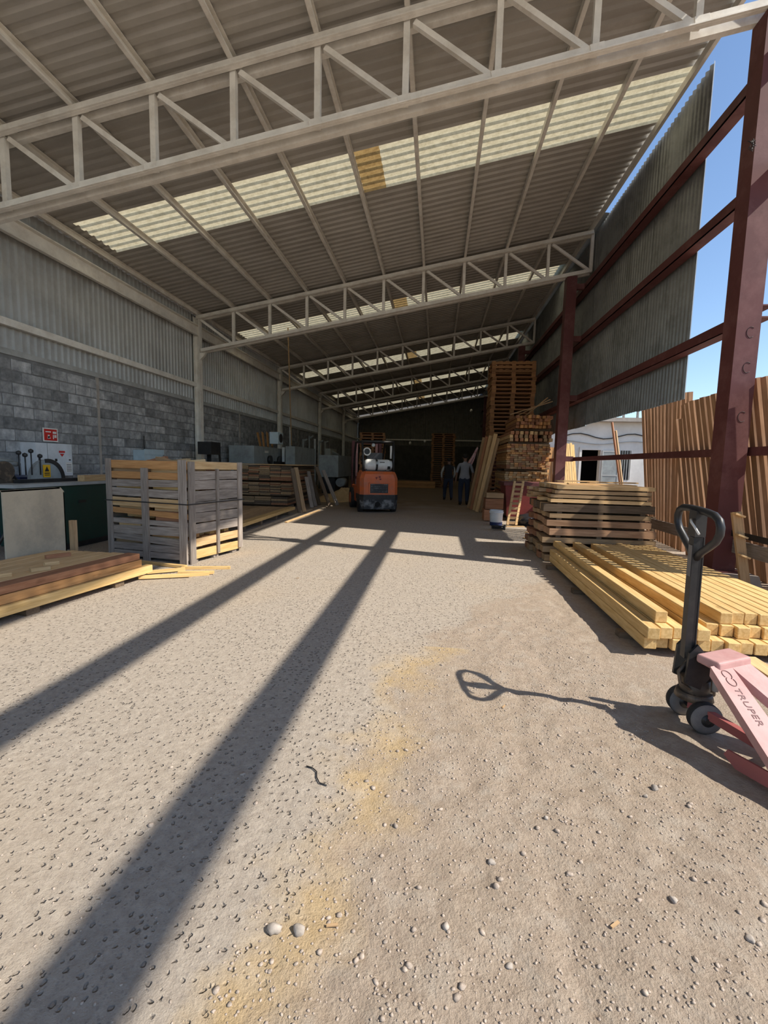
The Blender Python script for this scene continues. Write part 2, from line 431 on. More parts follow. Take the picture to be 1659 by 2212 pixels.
# ---- roof: ribbed sheets across the slope, skylight sheets once per bay
def rib_profile(w, n, h, kind='trap'):
    p = w/n; out = []
    for i in range(n):
        if kind == 'trap':
            for a, z in ((0, 0), (.40, 0), (.52, h), (.88, h)): out.append(((i+a)*p, z))
        elif kind == 'sharp':
            for a, z in ((0, 0), (.10, h), (.26, h), (.36, 0)): out.append(((i+a)*p, z))
        else:
            for a in range(6): out.append(((i+a/6)*p, h*.5*(1-math.cos(2*math.pi*a/6))))
    out.append((w, 0.0)); return out
def sheet_mesh(name, prof, L, place, mat, th=.0):
    """extrude profile (u, h) along length L; place(u, h, l) -> local point"""
    vs = [place(u, h, l) for l in (0, L) for u, h in prof]; m = len(prof)
    me = bpy.data.meshes.new(name); me.from_pydata(vs, [], [(i, i+1, m+i+1, m+i) for i in range(m-1)]); me.update()
    me.materials.append(MT[mat]); return me
SW = S/6
prof = rib_profile(SW, 6, .038)
XE0, XE1 = -7.55, 3.80
def roof_piece(x0, x1, mat):
    return sheet_mesh('roof_sheet', prof, x1-x0, lambda u, h, l: (l, u, h+SL*l), mat)
ceil = struct(link('ceiling', None))
link('gable_flashing', MB().add([(XE0, YB-.05, ztop(XE0)-.12), (XE1+.2, YB-.05, ztop(XE1+.2)-.12), (XE1+.2, YB-.05, ztop(XE1+.2)+ZR+.06), (XE0, YB-.05, ztop(XE0)+ZR+.06), (XE0, YB+.2, ztop(XE0)+ZR+.06), (XE1+.2, YB+.2, ztop(XE1+.2)+ZR+.06)], [(0, 1, 2, 3), (3, 2, 5, 4)]), 'zinc_roof', ceil)
link('eave_flashing', MB().add([(XE1-.12, YT[2]-.6, ztop(XE1)+ZR+.06), (XE1-.12, YB+.2, ztop(XE1)+ZR+.06), (XS+.12, YB+.2, ztop(XE1)+ZR+.02), (XS+.12, YT[2]-.6, ztop(XE1)+ZR+.02), (XS+.12, YB+.2, 7.3), (XS+.12, YT[2]-.6, 7.3)], [(0, 1, 2, 3), (3, 2, 4, 5)]), 'zinc_dark', ceil)
rm = roof_piece(XE0, XE1, 'zinc_roof'); sky_parts = [(-7.55, -6.95, 'zinc_roof', 'roof_sheet'), (-6.95, -1.62, 'skylight', 'skylight_sheet'), (-1.62, -1.18, 'skylight_tan', 'skylight_sheet'), (-1.18, XE1, 'skylight', 'skylight_sheet')]
sky_m = [(a, n, roof_piece(a, b, m)) for a, b, m, n in sky_parts]
ys0 = 8.30-9*SW
j = 0
while ys0+j*SW < YB-.3:
    y = ys0+j*SW
    if (j-9) % 6 == 0 and j >= 9:
        for a, n, me in sky_m: link(n, me, None, ceil, (a, y, ztop(a)+ZR))
    elif (j-3) % 6 == 0 and j < 9:
        for a, n, me in sky_m: link(n, me, None, ceil, (a, y, ztop(a)+ZR))
    else:
        link('roof_sheet', rm, None, ceil, (XE0, y, ztop(XE0)+ZR))
    j += 1

# ---- left wall: concrete blocks below, ribbed sheets above
wl = struct(link('wall_left', None))
ZB = 3.10
link('mortar_core', MB().bb(XW-.16, XW-.012, 0, YB, 0, ZB), 'mortar', wl)
blk = MB().box((0, 0, 0), (.14, .385, .186)).mesh('block')
bmm = bmesh.new(); bmm.from_mesh(blk); bmesh.ops.bevel(bmm, geom=list(bmm.edges), offset=.008, segments=1, affect='EDGES'); bmm.to_mesh(blk); bmm.free()
blk.materials.append(MT['block'])
cells = []
rows = 15
for r in range(rows):
    z = .1+r*.2+.05
    y = 4.6+(.2 if r % 2 else 0)
    while y < YB-.2:
        cells.append((y, z)); y += .4
def bsize(c): return 1.0/c[0]
vis = [c for c in cells if c[0] > 6.0 and c[1] > .9]
vis.sort(key=lambda c: c[0]); solo = set(vis[:300])
far = MB()
for c in cells:
    jx = random.uniform(-.006, .006)
    if c in solo: link('block', blk, None, wl, (XW-.07+jx, c[0], c[1]))
    else: far.box((XW-.07+jx, c[0], c[1]), (.14, .385, .186))
fb = link('block_field', far, 'block', wl); fb['kind'] = 'stuff'
link('coping_beam', MB().bb(XW-.15, XW+.012, 0, YB, ZB, ZB+.10), 'steel_grey', wl)
for k in range(1, 6):                                        # slim joint posts in the block wall
    link('joint_post', MB().bb(XW-.02, XW+.02, YT[k]+3.1, YT[k]+3.16, 0, ZB), 'concrete_pad', wl)
wprof = rib_profile(S/8, 6, .035, 'sharp')
wsm = sheet_mesh('wall_sheet', wprof, 2.47, lambda u, h, l: (h, u, l), 'zinc_wall')
for k in range(int((YB-3.0)/(S/8))+1):
    link('wall_sheet', wsm, None, wl, (XW-.05, 3.0+k*S/8, ZB+.10))

# ---- right sheet wall on its red rails
wr = struct(link('wall_right', None))
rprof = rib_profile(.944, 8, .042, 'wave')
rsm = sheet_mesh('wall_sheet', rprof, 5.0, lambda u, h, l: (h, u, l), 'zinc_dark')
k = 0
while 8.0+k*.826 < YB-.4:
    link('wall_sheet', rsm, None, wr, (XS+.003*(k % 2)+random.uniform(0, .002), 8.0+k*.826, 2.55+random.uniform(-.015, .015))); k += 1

link('lower_blocks', MB().bb(XS-.02, XS+.14, 18.4, YB, 0, 2.62), 'block', wr)
# ---- back wall
wb = struct(link('wall_back', None))
link('block_course', MB().bb(XW, XS+.1, YB, YB+.15, 0, ZB), 'block_back_shade', wb)
bprof = rib_profile(.9, 6, .035, 'sharp')
k = 0
while XW+k*.9 < XS:
    x = XW+k*.9; hgt = ztop(x)+ZR+.03-ZB
    link('wall_sheet', sheet_mesh('wall_sheet', bprof, 1.0, lambda u, h, l: (u, -h, l*(hgt+SL*u)), 'zinc_back_shade'), None, wb, (x, YB+.05, ZB)); k += 1
link('back_rail', MB().bb(XW, XS, YB-.12, YB-.02, 3.55, 3.67), 'steel_white', wb)

# ------------------------------------------------------------------ trusses
def truss_proto():
    t = thing('roof_truss', 'x', 'truss')
    def chord(name, zoff, L0, L1):
        m = MB()
        for yy in (-.085, .085):
            p = (-XL+L0, yy, Z0+SL*L0+zoff); q = (-XL+L1, yy, Z0+SL*L1+zoff)
            c = [(Vector(p)+Vector(q))*.5]; R = basis(p, q)
            ln = (Vector(q)-Vector(p)).length
            m.box(c[0], (ln, .05, .10), R)
            m.box(c[0]+Vector((0, .028*(1 if yy > 0 else -1), -.042)), (ln, .06, .014), R)
        link(name, m, 'steel_white', t)
    chord('top_chord', -.05, 0, 10*PW); chord('bottom_chord', -HT+.05, .12, 10*PW)
    for i in range(0, 11):
        x = -XL+i*PW; zt = Z0+SL*i*PW
        if i > 0: board('web_post', (x, 0, zt-.06), (x, 0, zt-HT+.06), .075, .075, 'steel_white', t)
        if i < 10:
            p = (x+.09, 0, zt-.09); q = (x+PW-.05, 0, zt+SL*PW-HT+.09)
            board('web_diagonal', p, q, .06, .065, 'steel_white', t)
    for i in range(1, 10):
        x = -XL+i*PW; zt = Z0+SL*i*PW
        link('gusset_plate', boxm((.16, .012, .10), 'steel_white'), None, t, (x, -.112, zt-HT+.05), Matrix.Rotation(-ROT_SLOPE, 3, 'Y'))
    return t
TP = truss_proto()
TLAB = {1: 'nearest white lattice roof truss crossing the top of the view', 2: 'second white roof truss, resting on the first red column of the sheet wall',
        3: 'third roof truss, deeper in the shed behind the second', 4: 'fourth roof truss, in the dim part of the shed', 5: 'farthest roof truss in front of the dark back wall'}
for k in range(1, 6):
    if k == 1:
        TP.matrix_local = Matrix.Translation((0, YT[1], 0)); TP['label'] = TLAB[1]; TP['group'] = 'roof trusses'
    else: dup(TP, (0, YT[k], 0), 0, TLAB[k], 'roof trusses')

# ---- purlins
pl = YB-Y0-.3
pm = MB()
pm.bb(-.028, -.022, Y0, YB-.3, 0, .125).bb(-.028, .035, Y0, YB-.3, 0, .007).bb(-.028, .035, Y0, YB-.3, .118, .125).bb(.029, .035, Y0, YB-.3, .007, .025)
pme = pm.mesh('purlin'); pme.materials.append(MT['steel_white'])
ordn = ['first', 'second', 'third', 'fourth', 'fifth', 'sixth', 'seventh', 'eighth', 'ninth', 'tenth', 'eleventh']
for i in range(11):
    x = -XL+i*PW+(.03 if i == 0 else 0)-(.06 if i == 10 else 0)
    o = link('purlin', pme, None, None, (x, 0, ztop(x)+.002))
    tag(o, f'cream steel roof purlin, {ordn[i]} counted from the block wall', 'purlin', 'roof purlins')
# edge beam and wall rail on the left
eb = thing('edge_beam', 'cream steel edge beam along the top of the block wall side', 'beam', (-XL-.02, 0, 0))
link('beam_web', MB().bb(-.03, -.02, 2.5, YB-.2, 5.02, 5.32), 'steel_white', eb)
link('lower_flange', MB().bb(-.03, .07, 2.5, YB-.2, 5.02, 5.04), 'steel_white', eb)
link('upper_flange', MB().bb(-.03, .07, 2.5, YB-.2, 5.30, 5.32), 'steel_white', eb)
wrl = link('wall_rail', MB().bb(XW+.0, XW+.09, 2.5, YB-.2, 3.56, 3.68), 'steel_white')
tag(wrl, 'cream steel rail running along the ribbed sheets above the block wall', 'rail')
# left columns
def left_col(k):
    names = {1: 'nearest', 2: 'pale grey steel column behind the slatted crate', 3: 'second pale steel column along the block wall, behind the grey machines',
             4: 'third pale steel column along the block wall', 5: 'farthest pale steel column by the block wall'}
    c = thing('steel_column', names[k] if k > 1 else 'pale steel column at the left front end of the block wall', 'column', (-XL, YT[k], 0), 0, 'pale columns')
    m = MB(); hz = Z0-.02
    m.bb(-.11, -.095, -.09, .09, 0, hz).bb(.055, .07, -.09, .09, 0, hz).bb(-.095, .055, -.012, .012, 0, hz)
    link('shaft', m, 'steel_white', c)
    link('base_plate', MB().bb(-.18, .14, -.16, .16, 0, .02), 'steel_grey', c)
    link('bracket', MB().prism([(.07, Z0-HT-.18), (.07, Z0-HT+.02), (.24, Z0-HT+.02), (.20, Z0-HT-.06)], -.05, .05), 'steel_white', c)
for k in range(1, 6): left_col(k)
# right red columns
RC = {0: 'dark red steel column out of view behind the photographer', 1: 'nearest dark red steel column with chalk marks by the leaning boards', 2: 'dark red steel column at the front end of the stacked lumber',
      3: 'dark red column hidden behind the tall pallet stack', 4: 'dark red column deep in the shed', 5: 'farthest dark red column near the back wall'}
for k in range(0, 6):
    c = thing('red_column', RC[k], 'column', (3.545 if k < 2 else 3.375, YT[k], 0), 0, 'red columns')
    hz = ztop(3.4)-HT-.01; w = .13
    m = MB().bb(-w, w, -w, w, .17, hz)
    link('shaft', m, 'red_oxide', c)
    link('footing', MB().prism([(-.36, 0), (.36, 0), (.30, .17), (-.30, .17)], -.3, .3), 'concrete_pad', c)
    link('base_plate', MB().bb(-.19, .19, -.19, .19, .17, .19), 'red_oxide', c)
    for zc in (6.2, 4.86, 3.3, 1.65): link('cleat', MB().bb(w, (.18 if k < 2 else .35), -.05, .05, zc-.07, zc+.07), 'red_oxide', c)
    if k == 1:
        for zc, sgn in ((3.02, 1), (2.62, 1), (2.05, 1)):
            pts = [(.03+.045*math.cos(t), -w-.002, zc+.06*math.sin(t)) for t in [math.radians(a) for a in range(50, 311, 20)]]
            link('chalk_mark', MB().tube(pts, .0025, 5), 'black_iron', c)
# right rails
for z, ya, lab in ((6.20, Y0, 'highest dark red rail of the sheet wall'), (4.86, Y0, 'second highest dark red rail of the sheet wall'), (3.30, YT[1], 'third dark red rail, near the lower part of the sheet wall'), (1.65, 4.7, 'lowest dark red rail that the boards lean on')):
    o = link('wall_girt', MB().bb(3.72, 3.90, ya, YB-.2, z+.06, z+.075).bb(3.72, 3.735, ya, YB-.2, z-.075, z+.06).bb(3.72, 3.90, ya, YB-.2, z-.075, z-.06) if z > 2 else
             MB().bb(3.74, 3.89, ya, 17.4, z-.05, z+.05), 'red_oxide')
    tag(o, lab, 'rail', 'red wall rails')

# ================================================================== objects
def px_box(X, x0, y0, x1, y1):
    a = AX(x0, (y0+y1)/2, X); b = AX(x1, (y0+y1)/2, X); xm = (x0+x1)/2
    return a.y, b.y, AX(xm, y1, X).z, AX(xm, y0, X).z

# ---- pallet jack
def pallet_jack():
    piv = Vector((1.49, 2.60, 0)); az = math.radians(-62)
    t = thing('pallet_jack', 'faded pink hand pallet jack with black looped handle standing on the dirt', 'pallet jack', piv, 0)
    d = Vector((math.cos(az), math.sin(az), 0)); n = Vector((-d.y, d.x, 0)); Z = Vector((0, 0, 1))
    L = lambda s, o, z: d*s+n*o+Z*z
    # steering wheels, axle along Y
    for yy, xx in ((-.105, -.015), (.085, -.03)):
        c = Vector((xx, yy, .083))
        Rm = Matrix.Rotation(math.radians(90), 3, 'X') @ Matrix.Rotation(0, 3, 'Y')
        w = link('steering_wheel', MB().lathe([(.025, -.034), (.052, -.034), (.066, -.030), (.081, -.024), (.081, .024), (.066, .030), (.052, .034), (.025, .034)], n=28), 'wheel_grey', t, c, Rm)
        link('hub', MB().lathe([(0, -.038), (.034, -.038), (.036, -.02), (.036, .02), (.034, .038), (0, .038)], n=16), 'black_iron', w)
        link('tread', MB().lathe([(.080, -.022), (.0835, -.018), (.0835, .018), (.080, .022)], n=28), 'rubber', w)
    link('axle', MB().cyl((-.02, -.15, .083), (-.03, .13, .083), .014), 'black_iron', t)
    # pump body
    m = MB().cyl((-.02, 0, .15), (-.02, 0, .26), .075, .07, 16).cyl((-.02, 0, .26), (-.02, 0, .34), .05, .045, 16).cyl((.06, .02, .16), (.06, .02, .36), .038, n=14)
    m.cyl((-.02, 0, .145), (-.02, 0, .185), .095, .085, 18)
    link('pump_body', m, 'grease', t)
    link('pump_piston', MB().cyl((.045, -.07, .22), (.045, -.07, .36), .016, n=12).box((.045, -.07, .365), (.04, .04, .015)), 'steel_grey', t)
    for yy in (-.062, .062):
        link('yoke_plate', MB().prism([(-.11, .25), (-.03, .22), (.02, .30), (.0, .40), (-.06, .47), (-.10, .42)], yy-.008, yy+.008), 'black_iron', t)
    link('chain_link', MB().tube([(-.09, -.03, .36), (-.13, -.035, .30), (-.12, -.04, .24), (-.07, -.05, .21)], .009, 8), 'grease', t)
    # handle: shaft leans a little away from the forks, loop lies in the plane of the axle
    top = Vector((-.125, -.07, 1.185)); base = Vector((-.085, -.015, .38)); ax = (top-base).normalized()
    hy = Vector((.05, -1, 0)); hy = (hy-ax*hy.dot(ax)).normalized(); hx = ax.cross(hy)
    R = Matrix(((hx.x, hy.x, ax.x), (hx.y, hy.y, ax.y), (hx.z, hy.z, ax.z)))
    Lh = (top-base).length
    sh = link('handle_shaft', MB().box((0, 0, Lh*.42), (.050, .042, Lh*.84)).box((.027, 0, Lh*.42), (.006, .05, Lh*.84)), 'black_iron', t, base, R)
    link('shaft_label', MB().box((-.026, .0, Lh*.68), (.003, .030, .17)), 'wheel_grey', sh)
    loop = []
    for yy, zz in ((.012, .70), (.055, .755), (.105, .80), (.155, .85), (.178, .90), (.180, .945), (.165, .985), (.13, 1.008), (.07, 1.015), (0, 1.017)):
        loop.append((yy, zz))
    pts = [(0, y, z*Lh) for y, z in loop]+[(0, -y, z*Lh) for y, z in loop[-2::-1]]
    lp = link('handle_loop', MB().tube(pts, .019, 12), 'black_iron', t, base, R)
    link('grip_core', MB().box((0, 0, Lh*.93), (.055, .062, Lh*.17)), 'black_iron', t, base, R)
    link('release_lever', MB().tube([(-.035, .0, Lh*.955), (-.05, .03, Lh*.945), (-.054, .07, Lh*.92), (-.052, .105, Lh*.885)], .006, 8), 'steel_white', t, base, R)
    # frame: head plate, two sloping arms and the forks
    hp = MB()
    hp.add([L(.04, -.11, .43), L(.04, .15, .43), L(.16, .15, .425), L(.16, -.11, .425), L(.04, -.11, .385), L(.04, .15, .385), L(.165, .15, .37), L(.165, -.11, .37)],
           [(0, 1, 2, 3), (7, 6, 5, 4), (0, 4, 5, 1), (1, 5, 6, 2), (2, 6, 7, 3), (3, 7, 4, 0)])
    hpo = link('head_plate', hp, 'jack_pink', t)
    bv = hpo.modifiers.new('bevel', 'BEVEL'); bv.width = .012; bv.segments = 3
    for sg, nm in ((-1, 'a'), (1, 'b')):
        o1 = .065*sg; w = .085
        a0, a1 = L(.14, o1-w*.95, .405), L(.14, o1+w*.75, .405)
        o2 = .19*sg
        b0, b1 = L(.50, o2-w, .155), L(.50, o2+w, .155)
        c0, c1 = L(1.25, o2-w, .12), L(1.25, o2+w, .12)
        dn = Vector((0, 0, -.05))
        vs = [a0, a1, b1, b0, c1, c0, a0+dn, a1+dn, b1+dn, b0+dn, c1+dn, c0+dn]
        fk = MB().add(vs, [(0, 1, 2, 3), (3, 2, 4, 5), (6, 9, 8, 7), (9, 11, 10, 8), (0, 3, 9, 6), (3, 5, 11, 9), (1, 7, 8, 2), (2, 8, 10, 4), (5, 4, 10, 11), (0, 6, 7, 1)])
        fo = link('fork', fk, 'jack_pink', t)
        # lower skirt of the level fork
        sk_ = MB()
        p0, p1 = L(.33, o2-w, .10), L(1.22, o2-w, .10)
        sk_.add([p0, p1, p1-Vector((0, 0, .065)), p0-Vector((0, 0, .07))+d*.04, p0-d*.015-Vector((0, 0, .03)),
                 p0+n*.012, p1+n*.012, p1-Vector((0, 0, .065))+n*.012, p0-Vector((0, 0, .07))+d*.04+n*.012, p0-d*.015-Vector((0, 0, .03))+n*.012],
                [(0, 1, 2, 3, 4), (9, 8, 7, 6, 5), (0, 5, 6, 1), (2, 1, 6, 7), (3, 2, 7, 8), (4, 3, 8, 9), (0, 4, 9, 5)])
        link('fork_skirt', sk_, 'jack_red', t)
        link('load_roller', MB().cyl(L(1.08, o2-.045, .04), L(1.08, o2+.045, .04), .04, n=16), 'wheel_grey', t)
        if sg == -1:
            # lettering down the sloping arm
            ca = (a0+a1)/2; cb = (b0+b1)/2
            xd = (cb-ca).normalized(); yd = ((a1-a0)-xd*(a1-a0).dot(xd)).normalized(); zd = xd.cross(yd)
            Rm = Matrix(((xd.x, yd.x, zd.x), (xd.y, yd.y, zd.y), (xd.z, yd.z, zd.z)))
            cu = bpy.data.curves.new('lettering', 'FONT'); cu.body = 'TRUPER'; cu.size = .052; cu.align_x = 'LEFT'; cu.align_y = 'CENTER'; cu.space_character = 1.05; cu.offset = .0004
            to = bpy.data.objects.new('lettering', cu); COL.objects.link(to)
            dg = bpy.context.evaluated_depsgraph_get(); me = bpy.data.meshes.new_from_object(to.evaluated_get(dg)); bpy.data.objects.remove(to)
            link('lettering', me, 'text_dark', fo, ca+xd*.130+zd*.002, Rm)
            lg = MB()
            for cx_, a_, b_ in ((.058, 30, 330), (.096, 210, 510)):
                lg.tube([ca+xd*(cx_+.024*math.cos(math.radians(q)))+yd*(.026*math.sin(math.radians(q)))+zd*.0015 for q in range(a_, b_, 20)], .0022, 6)
            link('logo', lg, 'text_dark', fo)
    # tow link between wheels and forks
    link('push_rod', MB().box((L(.0, -.06, .12)+L(.62, -.10, .085))*.5, ((L(.62, -.10, .085)-L(0, -.06, .12)).length, .035, .045), basis(L(0, -.06, .12), L(.62, -.10, .085))), 'jack_red', t)
    link('linkage_bolt', MB().cyl(L(.06, -.10, .13), L(.06, -.03, .13), .02, n=12), 'steel_white', t)
    link('torsion_tube', MB().cyl(L(.42, -.16, .10), L(.42, .16, .10), .025, n=14), 'jack_red', t)
pallet_jack()

# ---- squared timber pile beside the jack
def timber_pile():
    t0 = .09
    def run(pxs, z, yn, yf, lab, grp, mat='wood_yellow', w=.088):
        for i, x in enumerate(pxs):
            a = AY(x, 1380, yn).x if isinstance(x, int) else x
            y0 = yn+random.uniform(-.03, .03); y1 = yf+random.uniform(-.1, .1)
            o = board('squared_timber', (a+.045, y0, z+t0/2), (a+.045+.06, y1, z+t0/2), w, t0-.003, mat, None, chamfer=.004)
            tag(o, lab, 'timber', grp)
    X0 = 1.60
    run([X0+.097*i for i in range(15)], .055, 3.52, 6.75, 'yellow squared timber in the bottom layer of the pile beside the pallet jack', 'bottom layer timbers')
    run([X0, X0+.10, X0+.20, X0+.36], .145, 3.50, 6.62, 'yellow squared timber in the second layer at the aisle side of the pile', 'second layer timbers, aisle side')
    run([X0+.50+.097*i for i in range(10)], .145, 3.62, 6.75, 'yellow squared timber in the second layer under the tight top row', 'second layer timbers, outer side')
    run([X0+.105], .235, 3.60, 6.9, 'single yellow squared timber lying loose on top near the aisle edge', None)
    run([X0+.37], .235, 3.70, 6.9, 'single yellow squared timber on top half hidden by the jack handle', None)
    run([X0+.60+.094*i for i in range(9)], .235, 3.66, 6.8, 'yellow squared timber in the tight top row of the pile', 'top row timbers')
    for y in (3.9, 5.2, 6.4):
        o = board('bearer', (1.56, y, .027), (3.1, y+.05, .027), .09, .052, 'wood_dark'); tag(o, 'short dark bearer block under the yellow timber pile', 'bearer', 'bearers under the timber pile')
timber_pile()
o = board('plank', G(1612, 1422, .05), G(1700, 1478, .05), .12, .03, 'wood_fresh'); tag(o, 'short pale plank lying on the ground behind the jack forks', 'plank')

# ---- stack of planks behind the timber
def plank_stack():
    rows = [(.006, .108, 'wood_tan', 0), (.138, .235, 'wood_tan', .0), (.283, .37, 'wood_tan', 0), (.398, .505, 'wood_fence', .03), (.536, .633, 'wood_fence', .04),
            (.657, .73, 'wood_tan', .06), (.753, .872, 'wood_dark', .0), (.886, .945, 'wood_fresh', .08), (.955, 1.01, 'wood_tan', .08), (1.018, 1.076, 'wood_tan', .1), (1.086, 1.15, 'wood_fresh', .12)]
    x0, x1, yf = 1.63, 3.20, 6.92
    for r, (a, b, mt, sh) in enumerate(rows):
        thin = r > 6
        n = 6
        for i in range(n):
            y = yf+.10+i*.215+random.uniform(-.006, .006)
            l0 = x0+sh+random.uniform(-.04, .04)-(.12 if thin and i > 1 and random.random() < .4 else 0); l1 = x1-sh*.8+random.uniform(-.05, .05)
            z = (a+b)/2
            dz = random.uniform(-.004, .004) if thin else 0
            o = board('plank', (l0, y, z+dz), (l1, y+random.uniform(-.006, .006), z-dz), .19, (b-a)-.008, mt if (i == 0 or random.random() < .6) else random.choice(['wood_red', 'wood_tan']))
            tag(o, 'rough plank in the upper loose layers of the stack beside the yellow timber' if thin else 'thick rough plank in the lower layers of the stack beside the yellow timber', 'plank', 'upper stacked planks' if thin else 'lower stacked planks')
        if r < len(rows)-1:
            g0, g1 = b-.004, rows[r+1][0]+.004
            if g1-g0 > .018:
                for x in (x0+.2, (x0+x1)/2, x1-.2):
                    o = board('sticker', (x, yf+.03, (g0+g1)/2), (x, yf+1.26, (g0+g1)/2), .07, g1-g0-.001, 'wood_dark')
                    tag(o, 'thin spacer stick between layers of the plank stack beside the yellow timber', 'spacer', 'spacers in the plank stack')
plank_stack()
for i, (xa, ya, xb, yb, zz) in enumerate([(1225, 1068, 1330, 1056, 1.17), (1200, 1066, 1290, 1058, 1.2), (1270, 1056, 1375, 1062, 1.185)]):
    p = AY(xa, ya, 7.05+.25*i); q = AY(xb, yb, 7.1+.25*i); p.z = zz; q.z = zz
    o = board('loose_slat', p, q, .09, .02, 'wood_fresh'); tag(o, f'{["pale", "crooked", "short"][i]} loose slat lying on top of the plank stack', 'slat', 'slats on the plank stack')

# ---- boards leaning along the right side
def fence_boards():
    y = 9.75; i = 0
    while y > 4.55:
        up = y < 8.05
        w = random.uniform(.088, .098) if up else random.uniform(.075, .09); th = random.uniform(.05, .06)
        if up:
            base = Vector((4.23+.02*math.sin(y*3)+random.uniform(-.01, .01), y-.02+random.uniform(-.02, .02), 0)); hit = Vector((3.925+random.uniform(0, .012), y, 1.65))
            Lb = 2.50+.05*math.sin(y*1.3)+random.uniform(-.015, .015)
            if 7.75 < y < 8.05: Lb -= .2
        else:
            base = Vector((4.34+.1*(y-8.6), y+.22+random.uniform(-.02, .02), 0)); hit = Vector((4.075, y, 2.5)); Lb = 2.75+random.uniform(-.05, .05)
        dr = (hit-base).normalized()
        p = base+Vector((0, 0, .01)); q = base+dr*Lb
        rot = random.uniform(-.1, .25) if not up else random.uniform(-.06, .08)
        up_v = Vector((1, rot, 0))
        o = board('fence_board', p, q, w, th, 'wood_fence', None, up=up_v)
        tag(o, 'brown sawn board leaning on the low red rail in the tight row' if up else 'lighter sawn board leaning on the foot of the sheet wall', 'board', 'boards leaning on the red rail' if up else 'boards leaning on the sheet wall foot')
        y -= .137; i += 1
fence_boards()
for i, (xa, ya, xb, yb) in enumerate([(1358, 1056, 1322, 912), (1352, 1056, 1330, 930)]):
    q = AX(xb, yb, 3.86 if i == 0 else 3.88); q.x = 3.87
    p = G(xa+22, 1150+i*4); p = Vector((4.55, q.y+.55+.1*i, 0))
    q = AX(xb, yb, 4.02)
    o = board('prop_plank', p+Vector((0, 0, .01)), q, .09, .035, 'wood_red' if i == 0 else 'wood_tan', up=(1, -.6, 0)); tag(o, ['reddish plank leaning alone in front of the white building', 'tan plank leaning beside the lone reddish plank'][i], 'plank')
o = board('low_rail_plank', (3.62, 4.7, .50), (3.66, 8.35, .50), .035, .16, 'wood_grey'); tag(o, 'grey weathered plank standing on edge near the foot of the leaning boards', 'plank')
for y in (5.0, 8.2):
    o = board('stake', (3.715, y, 0), (3.715, y, .60), .05, .05, 'wood_dark', up=(0, 1, 0)); tag(o, 'short dark stake holding the grey weathered plank', 'stake', 'stakes of the grey plank')
pt = thing('prop_post', 'notched wooden prop leaning by the nearest red column', 'prop', (3.45, 5.32, 0))
pA, pB = G(1612, 1286), AY(1590, 1106, 5.55)
pt.location = pA
board('plank', (0, 0, .005), pB-pA, .10, .035, 'wood_tan', pt, up=(0, -1, 0))
for f in (.97, .72, .48):
    link('cleat', boxm((.11, .07, .02), 'wood_fresh'), None, pt, (pB-pA)*f+Vector((-.0, -.045, 0)), Matrix.Rotation(.35, 3, 'Y'))
# perforated iron strip
ps = link('perforated_strip', MB().box((0, 0, 0), (2.2, .01, .07)), 'black_iron', None, (3.585, 5.6, .66), Matrix.Rotation(math.radians(88), 3, 'Z'))
tag(ps, 'dark perforated iron strip above the grey weathered plank', 'strip')
tw = link('wire_tangle', MB().tube([(3.36+.05*math.sin(i*2.1)*((i % 5)/4), 5.88+.02*math.cos(i*1.7), 5.02+.06*math.cos(i*1.3)) for i in range(22)], .0035, 5), 'black_iron'); tag(tw, 'tangle of black wire caught high on the nearest red column', 'wire')

